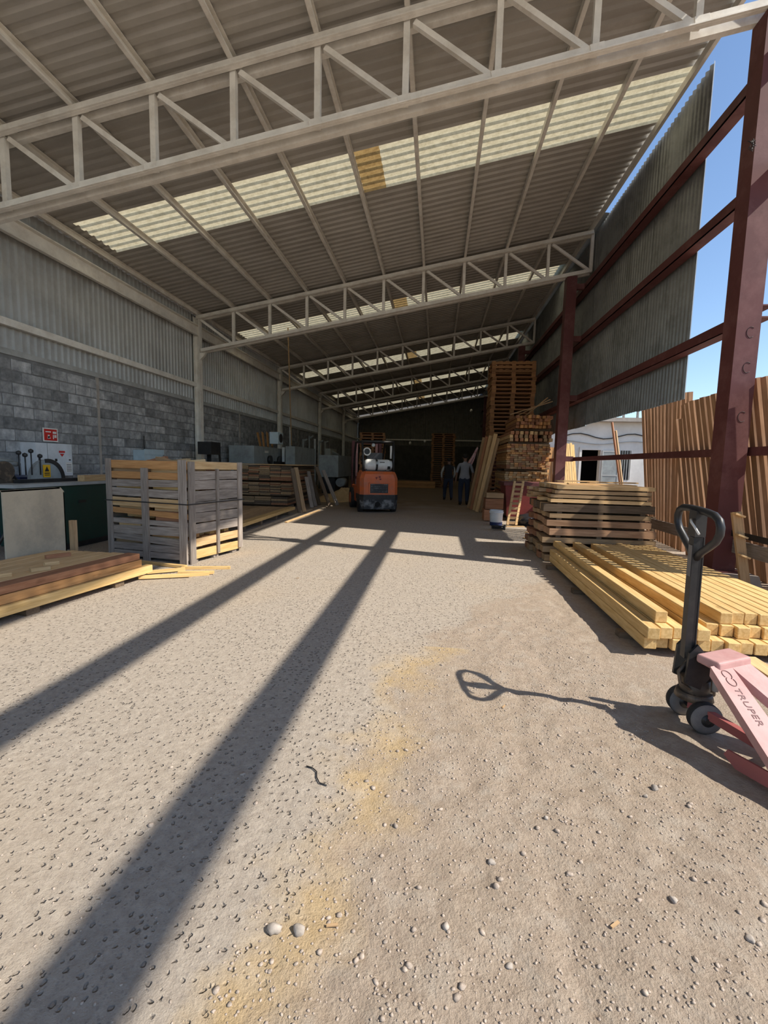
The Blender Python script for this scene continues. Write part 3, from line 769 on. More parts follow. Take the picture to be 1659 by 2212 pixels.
# ---- outside: white building with dark doorway
def outside():
    YBd = 18.2
    b = thing('white_building', 'white plastered building with dark doorway seen below the sheet wall', 'building', (0, YBd, 0))
    dx0 = AY(1255, 1000, YBd).x; dx1 = AY(1295, 1000, YBd).x; dz = AY(1275, 972, YBd).z
    wx0 = AY(1330, 1000, YBd).x; wx1 = AY(1362, 1000, YBd).x; wz0 = 1.0; wz1 = dz
    xl, xr, top = 4.25, 12.0, 3.15
    m = MB(); T = .25
    for (a, c, z0, z1) in ((xl, dx0, 0, top), (dx0, dx1, dz, top), (dx1, wx0, 0, top), (wx0, wx1, 0, wz0), (wx0, wx1, wz1, top), (wx1, xr, 0, top)):
        m.bb(a, c, 0, T, z0, z1)
    m.bb(xl, xl+T, T, 5, 0, top).bb(xr-T, xr, T, 5, 0, top).bb(xl, xr, 4.8, 5, 0, top)
    link('wall', m, 'plaster', b)
    link('roof_slab', MB().bb(xl-.2, xr+.2, -.35, 5.2, top, top+.14), 'concrete_pad', b)
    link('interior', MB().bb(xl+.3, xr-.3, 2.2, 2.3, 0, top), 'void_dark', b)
    fr = MB()
    for x in (dx0-.09, dx1): fr.bb(x, x+.09, -.04, .0, 0, dz+.1)
    fr.bb(dx0, dx1, -.04, .0, dz, dz+.1)
    link('door_frame', fr, 'plaster', b)
    leaf = link('door_leaf', MB().bb(0, .05, -.03, 0, 0, dz-.02).bb(.58, .63, -.03, 0, 0, dz-.02).bb(.05, .58, -.03, 0, 0, .06).bb(.05, .58, -.03, 0, .62, .68).bb(.05, .58, -.03, 0, 1.12, 1.17).bb(.05, .58, -.03, 0, dz-.08, dz-.02), 'steel_grey', b, (dx1+.05, -.06, .01))
    for z0, z1 in ((.06, .62), (.68, 1.12), (1.17, dz-.08)): link('pane', MB().bb(.05, .58, -.02, -.012, z0, z1), 'machine_grey', leaf)
    wn = link('window', MB().bb(wx0, wx1, .08, .10, wz0, wz1), 'glass_dark', b)
    for i in range(6):
        x = wx0+(wx1-wx0)*(i+.5)/6; link('window_bar', MB().bb(x-.012, x+.012, -.02, .0, wz0, wz1), 'steel_grey', b)
    link('cable', MB().tube([(4.8+i*.28, -.05, 2.62+.10*math.sin(i*.9)) for i in range(18)], .02, 6), 'black_iron', b)
    link('cable', MB().tube([(4.8+i*.28, -.05, 2.38+.06*math.cos(i*.7)) for i in range(18)], .014, 6), 'steel_grey', b)
    # pipes and odds on the roof
    for i, (x, h) in enumerate(((5.6, .55), (6.0, .4), (6.6, .6), (7.0, .45), (7.5, .7))):
        o = link('roof_pipe', MB().cyl((x, YBd+.3, top+.14), (x, YBd+.3, top+.14+h), .05, n=8).cyl((x, YBd+.3, top+.1+h), (x+.25, YBd+.3, top+.14+h), .04, n=8), 'steel_grey')
        tag(o, 'grey bent pipe on the roof of the white building', 'pipe', 'pipes on the white building')
    # pale boards leaning outside in the sun
    for i in range(8):
        x = AY(1212+i*5.2, 1000, 16.9).x; zt = AY(1230, 957, 17.1).z+random.uniform(-.05, .05)
        o = board('pale_board', (x, 16.6, .01), (x+.02, 17.7, zt), .07, .03, 'wood_yellow', up=(0, -1, .4)); tag(o, 'pale sunlit board leaning outside left of the dark doorway', 'board', 'pale boards by the doorway')
    for i in range(3):
        x = AY(1188+i*6.2, 1000, 17.2).x
        o = board('pale_board', (x, 17.0, .01), (x+.02, 17.7, 2.15), .09, .03, 'wood_orange', up=(0, -1, 0)); tag(o, 'orange sunlit board standing outside behind the lumber stack', 'board', 'boards outside behind the lumber')
outside()
# far perimeter wall so that the yard has an edge
yw = struct(link('wall_yard', MB().bb(9.5, 9.7, -4, 40, 0, 1.6), 'plaster'))

# ---- lumber bundles and pallets on the right
def bundle(label, x0, x1, yf, yb, z0, z1, w, h, mats, gap=.0, jit=.02, skip=0.0, mirror=1):
    t = thing('lumber_bundle', label, 'lumber', ((x0+x1)/2, yf, z0), 0, 'lumber bundles')
    xx = (x0+x1)/2
    z = z0
    while z+h <= z1+.001:
        x = x0+random.uniform(0, w*.3)
        while x+w <= x1+.01:
            if random.random() >= skip:
                dy = random.uniform(-jit, jit)*3
                board('board', (x+w/2-xx, dy, z+h/2-z0), (x+w/2-xx, yb-yf+dy, z+h/2-z0), w-.008, h-.006, random.choice(mats), t)
            x += w+gap
        z += h
    for yy in (.3, yb-yf-.3):
        board('bearer', (x0-xx+.02, yy, -.03), (x1-xx-.02, yy, -.03), .07, .058, 'wood_dark', t)
lx0, lx1 = 1.95, 3.22
bundle('lowest bundle of stacked lumber behind the red bin', lx0, lx1, 13.5, 15.8, .06, .64, .12, .072, ['wood_tan', 'wood_red'])
bundle('second bundle of stacked lumber with light patchy ends behind the red bin', lx0, lx1, 13.5, 15.8, .72, 1.27, .11, .06, ['wood_tan', 'wood_fresh', 'wood_orange'])
bundle('tall dense bundle of stacked lumber in the middle of the lumber stack', lx0+.02, lx1, 13.5, 15.8, 1.34, 2.06, .11, .06, ['wood_tan', 'wood_orange', 'wood_red'])
bundle('loose bundle of square lumber ends above the dense bundle', lx0+.1, lx1+.02, 13.55, 15.8, 2.13, 2.43, .10, .098, ['wood_tan', 'wood_red', 'wood_fresh'], gap=.035, skip=.12)
bundle('topmost bundle of reddish square lumber on the lumber stack', lx0+.25, lx1+.03, 13.55, 15.7, 2.51, 2.88, .095, .09, ['wood_red', 'wood_orange'], gap=.012, jit=.05)
for i, (dx, dz) in enumerate(((0, 0), (.25, .02), (.5, .0))):
    o = board('leaning_lath', (2.05+dx, 13.7+.3*i, 2.90), (3.25, 13.85+.3*i, 3.3+.1*i), .06, .025, 'wood_tan'); tag(o, ['lowest', 'middle', 'upper'][i]+' thin lath slanting up across the top of the lumber stack', 'lath', 'laths on the lumber stack')

def pallet_proto(w, d, solid=False):
    t = thing('pallet', 'x', 'pallet')
    for sx in (-1, 0, 1):
        link('stringer', boxm((.14, d, .088), 'wood_pallet'), None, t, (sx*(w/2-.07), 0, .022+.044))
    for i in range(7):
        link('deck_board', boxm((w, .115, .021), 'wood_pallet'), None, t, (0, -d/2+.06+i*(d-.12)/6, .022+.088+.011))
    for i in (0, 1, 2):
        link('bottom_board', boxm((w, .115, .021), 'wood_red'), None, t, (0, -d/2+.06+i*(d-.12)/2, .011))
    return t
tall = pallet_proto(1.46, 1.3); first = True
tx = AY(1108, 860, 16.2).x; np_ = 37; lab = 'orange wooden pallet in the tall stack behind the lumber'
for k in range(np_):
    z = .01+k*.134; rz = random.uniform(-.012, .012)
    M = Matrix.Translation((tx+random.uniform(-.02, .02), 16.85+random.uniform(-.02, .02), z)) @ Matrix.Rotation(rz+(math.pi/2 if k >= np_-3 else 0), 4, 'Z')
    if k >= np_-3: M = M @ Matrix.Diagonal((1.3/1.46, 1.46/1.3, 1, 1))
    L = lab if k < np_-3 else 'sideways wooden pallet at the very top of the tall stack'
    gname = 'pallets in the tall stack' if k < np_-3 else 'top pallets of the tall stack'
    if first: tall.matrix_local = M; tall['label'] = L; tall['group'] = gname; first = False
    else: dup(tall, None, None, L, gname, M)
def pallet_stack(x, y, n, rz, lab, grp, sc=1.0):
    for k in range(n):
        M = Matrix.Translation((x+random.uniform(-.03, .03), y+random.uniform(-.03, .03), .01+k*.134)) @ Matrix.Rotation(rz+random.uniform(-.03, .03), 4, 'Z') @ Matrix.Diagonal((sc, sc, 1, 1))
        dup(tall, None, None, lab, grp, M)
pallet_stack(-3.05, 21.5, 21, .1, 'wooden pallet in the stack half hidden behind the forklift mast', 'pallets behind the forklift', .8)
pallet_stack(.35, 29.5, 25, 0, 'dark wooden pallet in the stack in the dim back of the shed', 'pallets at the back', 1.0)
pallet_stack(-4.6, 33.0, 18, .05, 'wooden pallet in the far stack beside the block wall', 'pallets far left', 1.0)
# leaning long boards
LB = [(1012, 1098, 1046, 945, 'wood_tan'), (1018, 1101, 1052, 943, 'wood_red'), (1024, 1103, 1060, 941, 'wood_fresh'), (1030, 1106, 1071, 937, 'wood_fresh'), (1037, 1106, 1076, 946, 'wood_tan')]
for i, (xa, ya, xb, yb, mt) in enumerate(LB):
    p = G(xa, ya); q = AX(xb, yb, 1.78+.02*i); q = AY(xb, yb, p.y-.15)
    o = board('leaning_board', p+Vector((0, 0, .01)), q, .11, .045, mt, up=(-1, -.8, 0)); tag(o, ['leftmost long board leaning on the lumber stack beside the workers', 'second long reddish board leaning on the lumber stack', 'middle long board leaning on the lumber stack', 'long pale board leaning on the lumber stack', 'rightmost long board leaning on the lumber stack'][i], 'board', 'long boards leaning on the lumber')
# narrow pallet leaning on its end
npal = thing('wooden_ladder', 'narrow ladder-like wooden pallet leaning beside the white bucket', 'ladder', G(1105, 1136))
pA = Vector((0, 0, .02)); vv = AY(1121, 1040, 11.35)-G(1105, 1136)
for s in (-.10, .10): board('rail', pA+Vector((s, 0, 0)), vv+Vector((s, 0, 0)), .05, .07, 'wood_fresh', npal, up=(0, -1, 0))
for i in range(9):
    c = pA.lerp(vv, .05+i*.11); link('slat', boxm((.26, .02, .06), 'wood_tan'), None, npal, c+Vector((0, -.02, 0)))
for i, (z0, z1, mt) in enumerate(((.02, .30, 'wood_red'), (.32, .58, 'wood_red'), (.60, .72, 'wood_tan'))):
    a = AY(1045, 1090, 11.9); c = AY(1085, 1090, 11.9)
    o = board('short_beam', (a.x+.02*i, 11.95, (z0+z1)/2), (c.x, 11.95, (z0+z1)/2), .5, z1-z0, mt); tag(o, ['lowest', 'middle', 'upper'][i]+' short reddish beam stacked behind the white bucket', 'beam', 'short beams behind the bucket')
# bucket
bk = thing('bucket', 'white plastic bucket with blue stained base at the edge of the shade', 'bucket', G(1071, 1135))
link('body', MB().lathe([(0, .0), (.135, .0), (.142, .02), (.158, .36), (.162, .37), (.150, .37), (.14, .04), (0, .03)], n=24), 'white_enamel', bk)
link('rim', MB().lathe([(.158, .30), (.168, .305), (.168, .33), (.158, .335)], n=24), 'white_enamel', bk)
link('blue_stain', MB().lathe([(.1385, .005), (.1445, .02), (.1485, .09)], n=24), 'blue_paint', bk)
link('bail', MB().tube([(.16*math.cos(t), -.03-.10*math.sin(t)*.3, .31-.12*math.sin(t)) for t in [math.pi*i/10 for i in range(11)]], .004, 6), 'steel_grey', bk)
# red bin
rb = thing('red_bin', 'dark red steel bin with rolled rim below the lumber stack', 'bin', (2.34, 12.45, 0))
link('tub', MB().prism([(-.50, .12), (.50, .12), (.57, .92), (-.57, .92)], -.48, .48), 'red_paint', rb)
link('rim', MB().bb(-.62, .62, -.55, .55, .92, 1.0), 'red_oxide', rb)
for sx in (-.44, .44):
    for sy_ in (-.4, .4): link('foot', MB().bb(sx-.05, sx+.05, sy_-.05, sy_+.05, 0, .12), 'black_iron', rb)
# ground clutter near the bin
for i, (x, y, l, a) in enumerate(((1.95, 9.9, 1.1, .9), (2.15, 9.6, 1.3, 1.2), (2.35, 9.7, .9, 1.05), (1.65, 10.75, .45, .3), (2.62, 10.0, 1.0, 1.4), (1.75, 9.1, .7, .2))):
    p = Vector((x, y, .010+(.019 if i in (1, 4) else 0))); q = p+Vector((math.cos(a), math.sin(a), 0))*l
    o = board('scrap_lath', p, q, .07, .018, 'wood_fresh'); tag(o, 'scrap lath lying on the ground between plank stack and red bin', 'lath', 'scrap laths by the red bin')
bagm = MB()
for i in range(10):
    pass
bag = bpy.data.meshes.new('bag'); bmb = bmesh.new(); bmesh.ops.create_icosphere(bmb, subdivisions=3, radius=.3)
for v in bmb.verts:
    nz = .25*math.sin(v.co.x*17+v.co.y*9)+.2*math.sin(v.co.y*23+v.co.z*13); v.co *= 1+.25*nz; v.co.z = max(v.co.z*.6+.12, 0)
bmb.to_mesh(bag); bmb.free(); tag(link('rubbish_bag', bag, 'plastic_black', None, (2.25, 11.2, 0)), 'crumpled black plastic bag on the ground before the red bin', 'bag')
hs_ = link('hose', MB().tube([(1.40+.14*math.cos(i*.55), 10.2+.14*math.sin(i*.55), .02+.0035*i) for i in range(24)], .018, 6), 'rubber'); tag(hs_, 'black hose coiled on the ground near the red bin', 'hose')

# ================================================================== left side
def crate():
    o = Vector((-3.23, 5.60, 0)); rz = math.radians(-13); Wd, Dp, Ht = 1.42, 1.12, 1.37
    t = thing('slatted_crate', 'tall weathered slatted wooden crate filled with offcuts', 'crate', o, rz)
    def b(n, p, q, w, th, m, up): return board(n, p, q, w, th, m, t, up=up)
    # front (y = 0) rows measured from the top
    rows = [(280, 335, 'wood_orange'), (358, 405, 'wood_orange'), (412, 460, 'wood_grey'), (475, 530, 'wood_grey'), (540, 600, 'wood_fresh'), (622, 660, 'wood_orange'),
            (690, 725, 'wood_grey'), (735, 795, 'wood_grey'), (803, 850, 'wood_grey'), (862, 910, 'wood_grey'), (915, 955, 'wood_grey')]
    for i, (a, c, m) in enumerate(rows):
        z1 = Ht-(a-280)*.00197; z0 = Ht-(c-280)*.00197; tl = random.uniform(-.022, .022)*(0 if i < 2 else 1)
        b('slat', (-Wd, .012, (z0+z1)/2+tl), (-.02, .012, (z0+z1)/2-tl), .02, z1-z0, m, (0, 0, 1))
        b('slat', (-Wd, Dp-.012, (z0+z1)/2), (-.02, Dp-.012, (z0+z1)/2), .02, z1-z0, 'wood_grey', (0, 0, 1))
    side = [(1.265, 1.37, 'wood_fresh'), (1.125, 1.245, 'wood_grey'), (.99, 1.115, 'wood_grey'), (.835, .98, 'wood_grey'), (.685, .825, 'wood_grey'), (.545, .675, 'wood_grey'), (.40, .53, 'wood_grey'), (.225, .335, 'wood_fresh'), (.055, .175, 'wood_yellow')]
    for z0, z1, m in side:
        tl = random.uniform(-.008, .008)
        for x in (-.012, -Wd+.012): b('slat', (x, .03, (z0+z1)/2+tl), (x, Dp-.03, (z0+z1)/2-tl), .02, z1-z0, m if x > -.5 else 'wood_grey', (0, 0, 1))
    for x, w in ((-Wd+.045, .085), (-.72, .11), (-.075, .12)): b('post', (x, -.012, .0), (x, -.012, Ht-(.10 if x == -.72 else -.02)), w, .026, 'wood_grey', (0, -1, 0))
    for y, w in ((.06, .10), (Dp*.5, .05), (Dp-.06, .09)):
        b('post', (.012, y, .0 if y < .1 else .07), (.012, y, Ht-(.10 if .2 < y < .9 else 0)), w, .026, 'wood_grey', (1, 0, 0))
        b('post', (-Wd-.012, y, .0), (-Wd-.012, y, Ht), w, .026, 'wood_grey', (-1, 0, 0))
    for x in (-Wd+.1, -.72, -.1): b('post', (x, Dp+.012, 0), (x, Dp+.012, Ht), .09, .026, 'wood_grey', (0, 1, 0))
    for y in (.15, Dp*.5, Dp-.15): b('floor_bearer', (-Wd+.03, y, .05), (-.03, y, .05), .10, .09, 'wood_grey', (0, 0, 1))
    for i in range(7): b('floor_board', (-Wd+.05+.2*i+.05, .04, .105), (-Wd+.05+.2*i+.05, Dp-.04, .105), .17, .018, 'wood_grey', (0, 0, 1))
    link('strap', MB().bb(-Wd-.03, .03, -.03, -.026, .80, .815).bb(.026, .03, -.03, Dp+.03, .80, .815), 'black_iron', t)
    # contents
    R = Matrix.Rotation(rz, 3, 'Z'); mats = ['wood_fresh', 'wood_orange', 'wood_tan', 'wood_red', 'wood_yellow']
    z = .118
    while z < 1.24:
        th = random.uniform(.045, .07)
        for j in range(6):
            yy = .10+j*.165+random.uniform(-.01, .01); l = random.uniform(.4, .66); half = random.choice([-1, 1])
            xs_ = [-.38+random.uniform(-.02, .02), -1.05+random.uniform(-.02, .02)]
            for xc in xs_:
                if random.random() < .15: continue
                a = random.uniform(-.06, .06); dv = Vector((math.cos(a), math.sin(a), 0))*(l*.48)
                p = o+R@(Vector((xc, yy, z+th/2))-dv); q = o+R@(Vector((xc, yy, z+th/2))+dv)
                ob = board('wood_offcut', p, q, random.uniform(.08, .135), th-.004, random.choice(mats)); tag(ob, 'sawn wood offcut heaped inside the slatted crate', 'offcut', 'offcuts in the crate')
        z += th
    for xc, yy, a, tilt, m in ((-.95, .35, .4, .25, 'wood_red'), (-.62, .30, -.2, -.2, 'wood_tan'), (-.75, .6, .1, .12, 'wood_fresh'), (-.4, .5, .7, .1, 'wood_fresh'), (-1.15, .6, -.4, .05, 'wood_fresh')):
        c = o+R@Vector((xc, yy, z+.09)); dv = R@Vector((math.cos(a)*.2, math.sin(a)*.2, .2*tilt))
        ob = board('wood_offcut', c-dv, c+dv, .11, .045, m); tag(ob, 'sawn wood offcut poking out over the top of the slatted crate', 'offcut', 'offcuts on top of the crate')
crate()
for i, (xa, ya, xb, yb) in enumerate([(306, 1214, 352, 1219), (350, 1219, 402, 1224), (318, 1236, 400, 1229), (392, 1227, 497, 1226), (385, 1237, 462, 1236), (300, 1247, 410, 1242), (404, 1242, 452, 1239)]):
    zz = .018+.006*(i % 3)
    ob = board('loose_slat', G(xa, ya, zz), G(xb, yb, zz), .055, .032, 'wood_yellow'); tag(ob, 'pale loose slat lying on the ground in front of the slatted crate', 'slat', 'loose slats before the crate')

# low pile of thick planks at the left edge
def low_pile():
    d = Vector((-.22, -1.6, 0)).normalized(); n = Vector((d.y, -d.x, 0))     # n points to the wall (-X)
    if n.x > 0: n = -n
    c0 = Vector((-3.34, 4.82, 0))
    def pl(name, s0, s1, off, w, z0, z1, m, lab, grp):
        p = c0+d*s0+n*(off+w/2)+Vector((0, 0, (z0+z1)/2)); q = c0+d*s1+n*(off+w/2)+Vector((0, 0, (z0+z1)/2))
        ob = board(name, p, q, w-.006, z1-z0-.003, m, chamfer=.003); tag(ob, lab, 'plank', grp)
    pl('thick_plank', -.10, 2.9, -.035, .10, .065, .155, 'wood_yellow', 'bright yellow beam along the lit foot of the low plank pile', None)
    for i in range(5): pl('thick_plank', 0, 2.9, .07+i*.19, .19, .065, .155, 'wood_tan', 'thick plank in the bottom layer of the low pile behind the yellow beam', 'bottom planks of the low pile')
    for i in range(6): pl('thick_plank', .03+random.uniform(-.02, .03), 2.9, .0+i*.175, .172, .156, .24, 'wood_orange', 'reddish thick plank in the middle layer of the low pile', 'middle planks of the low pile')
    for i in range(6): pl('thick_plank', .05+.03*i+random.uniform(-.02, .03), 2.9, .01+i*.172, .168, .241, .312, 'wood_fresh' if i else 'wood_red', 'wide thick plank in the top layer of the low pile' if i else 'pinkish front plank on top of the low pile', 'top planks of the low pile' if i else None)
    for s in (.35, 1.3, 2.4):
        p = c0+d*s; ob = board('bearer', p-n*.0+Vector((0, 0, .032)), p+n*1.03+Vector((0, 0, .032)), .12, .062, 'wood_dark'); tag(ob, 'dark bearer under the low plank pile at the left', 'bearer', 'bearers of the low pile')
    for s, off, l in ((.75, .35, .16), (1.25, .3, .12), (.4, .6, .3), (.95, .22, .2)):
        p = c0+d*s+n*off+Vector((0, 0, .33)); ob = board('wood_chip', p, p+d*l*.7+n*l*.3, .06, .034, random.choice(['wood_red', 'wood_fresh'])); tag(ob, 'small offcut lying on top of the low plank pile', 'offcut', 'offcuts on the low pile')
low_pile()

def saw_station():
    Xf = -5.42
    y0 = AX(28, 1045, Xf).y; zt = AX(28, 1048, Xf).z; y1 = AX(240, 1036, Xf).y
    t = thing('saw_bench', 'dark green bench saw with steel table and round blade guard by the block wall', 'saw', (Xf, y0, 0))
    Ly = y1-y0+.5
    link('table_top', MB().bb(-.80, 0, 0, Ly, zt-.045, zt), 'steel_grey', t)
    ca = AX(143, 1100, Xf).y-y0
    link('cabinet', MB().bb(-.74, -.04, ca-.35, Ly-.05, .10, zt-.05), 'green_paint', t)
    link('plinth', MB().bb(-.7, -.10, ca-.3, Ly-.1, 0, .10), 'black_iron', t)
    link('cabinet_handle', MB().bb(-.04, -.02, ca+.28, ca+.42, zt-.32, zt-.28), 'black_iron', t)
    for yy in (.08,):
        for xx in (-.1, -.72): link('leg', MB().bb(xx-.03, xx+.03, yy-.03, yy+.03, 0, zt-.045), 'black_iron', t)
    xc = -.55; gc = AX(100, 1030, Xf+xc); gy = gc.y-y0; r = AX(145, 1030, Xf+xc).y-gc.y
    r = .30
    arc = [(gy+r*math.cos(a), zt+.03+r*math.sin(a)) for a in [math.pi*i/20 for i in range(21)]]
    g_ = MB().prism(arc, xc-.03, xc+.03, 'x'); link('blade_guard', g_, 'machine_grey', t)
    ring = [(gy+r*1.04*math.cos(a), zt+.03+r*1.04*math.sin(a)) for a in [math.pi*i/20 for i in range(12)]]+[(gy+r*.84*math.cos(a), zt+.03+r*.84*math.sin(a)) for a in [math.pi*i/20 for i in range(11, -1, -1)]]
    link('guard_rim', MB().prism(ring, xc+.03, xc+.045, 'x'), 'black_iron', t)
    link('warning_sign', MB().bb(xc+.045, xc+.05, gy-.10, gy+.03, zt+.06, zt+.25), 'yellow_sticker', t)
    link('warning_symbol', MB().prism([(gy-.075, zt+.15), (gy+.005, zt+.15), (gy-.035, zt+.225)], xc+.05, xc+.053, 'x'), 'black_iron', t)
    link('warning_text', MB().bb(xc+.05, xc+.053, gy-.08, gy+.01, zt+.115, zt+.13).bb(xc+.05, xc+.053, gy-.08, gy+.01, zt+.09, zt+.10), 'black_iron', t)
    # feed motor, arms and knobs
    link('motor', MB().cyl((-.75, .30, zt+.15), (-.40, .30, zt+.17), .13, n=16).bb(-.72, -.4, .18, .42, zt, zt+.06), 'grease', t)
    link('feed_arm', MB().tube([(-.6, .05, zt+.18), (-.6, .35, zt+.28), (-.55, .62, zt+.26)], .035, 8).tube([(-.6, .08, zt+.34), (-.55, .55, zt+.30)], .02, 8), 'machine_grey', t)
    link('hose', MB().tube([(-.5, .15, zt+.02), (-.45, .25, zt+.17), (-.45, .4, zt+.15), (-.45, .5, zt+.02)], .025, 8), 'black_iron', t)
    for i, (yy, zz) in enumerate(((.60, .40), (.70, .37), (.80, .43), (.95, .36))):
        link('control_knob', MB().cyl((-.5, yy, zt+.1), (-.5, yy, zt+zz), .009, n=6).lathe([(0, -.035), (.03, -.02), (.035, .0), (.03, .02), (0, .035)], (-.5, yy, zt+zz+.02), 12), 'black_iron', t)
    link('fence_bar', MB().bb(-.35, -.25, .35, Ly-.1, zt, zt+.05), 'black_iron', t)
    yb = AX(188, 1036, Xf).y
    ob = board('bench_plank', (Xf-.10, yb, zt+.05), (Xf-.10, yb+.9, zt+.05), .12, .095, 'wood_fresh'); tag(ob, 'short light beam lying on the end of the saw bench behind the crate', 'beam')
    # electrical cabinet on the wall
    a, b_, z0, z1 = px_box(-7.0, 78, 958, 156, 1028)
    e = thing('control_cabinet', 'white control cabinet with red label on the block wall behind the saw', 'cabinet', (-7.0, a, z0))
    link('body', MB().bb(-.3, 0, 0, b_-a, 0, z1-z0), 'white_enamel', e)
    hh = z1-z0; ww = b_-a
    link('door_seam', MB().bb(0, .004, ww*.30, ww*.31, 0, hh), 'machine_grey', e)
    link('logo', MB().bb(0, .004, ww*.62, ww*.79, hh*.72, hh*.78).prism([(ww*.64, hh*.69), (ww*.77, hh*.69), (ww*.705, hh*.60)], 0, .004, 'x'), 'sign_red', e)
    link('notice', MB().bb(0, .004, ww*.80, ww*.985, hh*.10, hh*.42), 'sign_white', e)
    tx_ = MB()
    for i in range(5): tx_.bb(.004, .006, ww*.82, ww*.96, hh*(.14+.05*i), hh*(.155+.05*i))
    tx_.bb(0, .005, ww*.90, ww*.95, hh*.48, hh*.52); tx_.bb(0, .005, ww*.50, ww*.56, hh*.45, hh*.53)
    link('notice_text', tx_, 'black_iron', e)
    link('latch', MB().bb(0, .02, ww*.06, ww*.09, hh*.45, hh*.55), 'black_iron', e)
    # fire extinguisher sign
    a, b_, z0, z1 = px_box(-7.27, 93, 925, 125, 954)
    s = thing('wall_sign', 'red and white fire sign on the block wall above the control cabinet', 'sign', (-7.27, a, z0))
    ww = b_-a; hh = z1-z0
    link('board', MB().bb(-.01, 0, 0, ww, 0, hh), 'sign_white', s)
    link('red_field', MB().bb(0, .003, ww*.07, ww*.93, hh*.08, hh*.92), 'sign_red', s)
    link('symbol', MB().bb(.003, .005, ww*.16, ww*.52, hh*.68, hh*.76).bb(.003, .005, ww*.30, ww*.42, hh*.25, hh*.5).prism([(ww*.26, hh*.22), (ww*.48, hh*.22), (ww*.42, hh*.4), (ww*.32, hh*.4)], .003, .005, 'x'), 'sign_white', s)
    link('side_panel', MB().bb(.003, .005, ww*.64, ww*.88, hh*.6, hh*.76).bb(.003, .005, ww*.64, ww*.70, hh*.2, hh*.52).bb(.003, .005, ww*.74, ww*.88, hh*.3, hh*.52), 'sign_white', s)
    # pale box behind the crate
    a, b_, z0, z1 = px_box(-7.0, 312, 973, 352, 1002)
    e = thing('wall_box', 'pale blue box on the block wall behind the slatted crate', 'box', (-7.0, a, z0))
    link('body', MB().bb(-.29, 0, 0, b_-a, 0, z1-z0), 'pale_blue', e); link('lid', MB().bb(0, .02, -.02, b_-a+.02, z1-z0-.10, z1-z0+.02), 'pale_blue', e)
    link('conduit', MB().cyl((-.25, (b_-a)/2, z1-z0), (-.25, (b_-a)/2, z1-z0+.35), .012, n=6), 'black_iron', e)
    # dark blue bin at the left edge
    e = thing('blue_bin', 'dark blue bin at the left edge beside the saw bench', 'bin', (-6.78, 6.66, 0))
    link('body', MB().prism([(-.40, 0), (.38, 0), (.44, 1.02), (-.44, 1.02)], -.38, .38), 'blue_paint', e); link('rim', MB().bb(-.47, .47, -.41, .41, 1.02, 1.07), 'blue_paint', e)
    # beige panel behind the pile
    a, b_, z0, z1 = px_box(-4.52, 10, 1056, 142, 1210)
    e = thing('beige_panel', 'scuffed beige metal panel standing behind the low plank pile', 'panel', (-4.52, a, 0))
    ww = b_-a
    link('sheet', MB().prism([(0, z1), (0, .06), (.06, 0), (ww, 0), (ww, z1-.05), (ww-.05, z1)], -.02, 0, 'x'), 'beige_sheet', e)
    link('folded_edge', MB().bb(-.07, 0, ww-.015, ww, 0, z1-.06).bb(-.07, 0, 0, ww-.06, z1-.015, z1), 'beige_sheet', e)
    link('brace', MB().bb(-.5, -.02, .1, .14, 0, .04).tube([(-.02, .12, z1*.7), (-.48, .12, .03)], .015, 6), 'black_iron', e)
    ob = board('short_post', (-4.44, b_+.02, 0), (-4.44, b_+.02, .62), .07, .05, 'wood_tan', up=(0, 1, 0)); tag(ob, 'short wooden post at the corner of the beige panel', 'post')
saw_station()
# sawdust drift on the floor under the machines
def drift(name, c, rx, ry, h, lab, seed):
    m = MB(); nr, na = 10, 28; rg = np.random.default_rng(seed); ph = rg.random(4)*6
    vs = [(c[0], c[1], h)]; fs = []
    for i in range(1, nr+1):
        for j in range(na):
            a = 2*math.pi*j/na; k = 1+.18*math.sin(3*a+ph[0])+.1*math.sin(5*a+ph[1]); f = i/nr
            z = h*(1-f)**1.3*(1+.2*math.sin(9*f+4*a)) if i < nr else -.003
            vs.append((c[0]+rx*f*k*math.cos(a), c[1]+ry*f*k*math.sin(a), z))
    for j in range(na): fs.append((0, 1+j, 1+(j+1) % na))
    for i in range(nr-1):
        for j in range(na):
            a = 1+i*na; fs.append((a+j, a+na+j, a+na+(j+1) % na, a+(j+1) % na))
    m.add(vs, fs, True); ob = link(name, m, 'sawdust'); ob['kind'] = 'stuff'; tag(ob, lab, 'sawdust')
drift('sawdust_heap', (-4.98, 5.55, 0), .22, .4, .12, 'heap of sawdust under the saw bench behind the beige panel', 1)
drift('sawdust_heap', (-3.6, 17.6, 0), 1.2, 1.9, .42, 'drift of sawdust on the floor left of the forklift', 2)

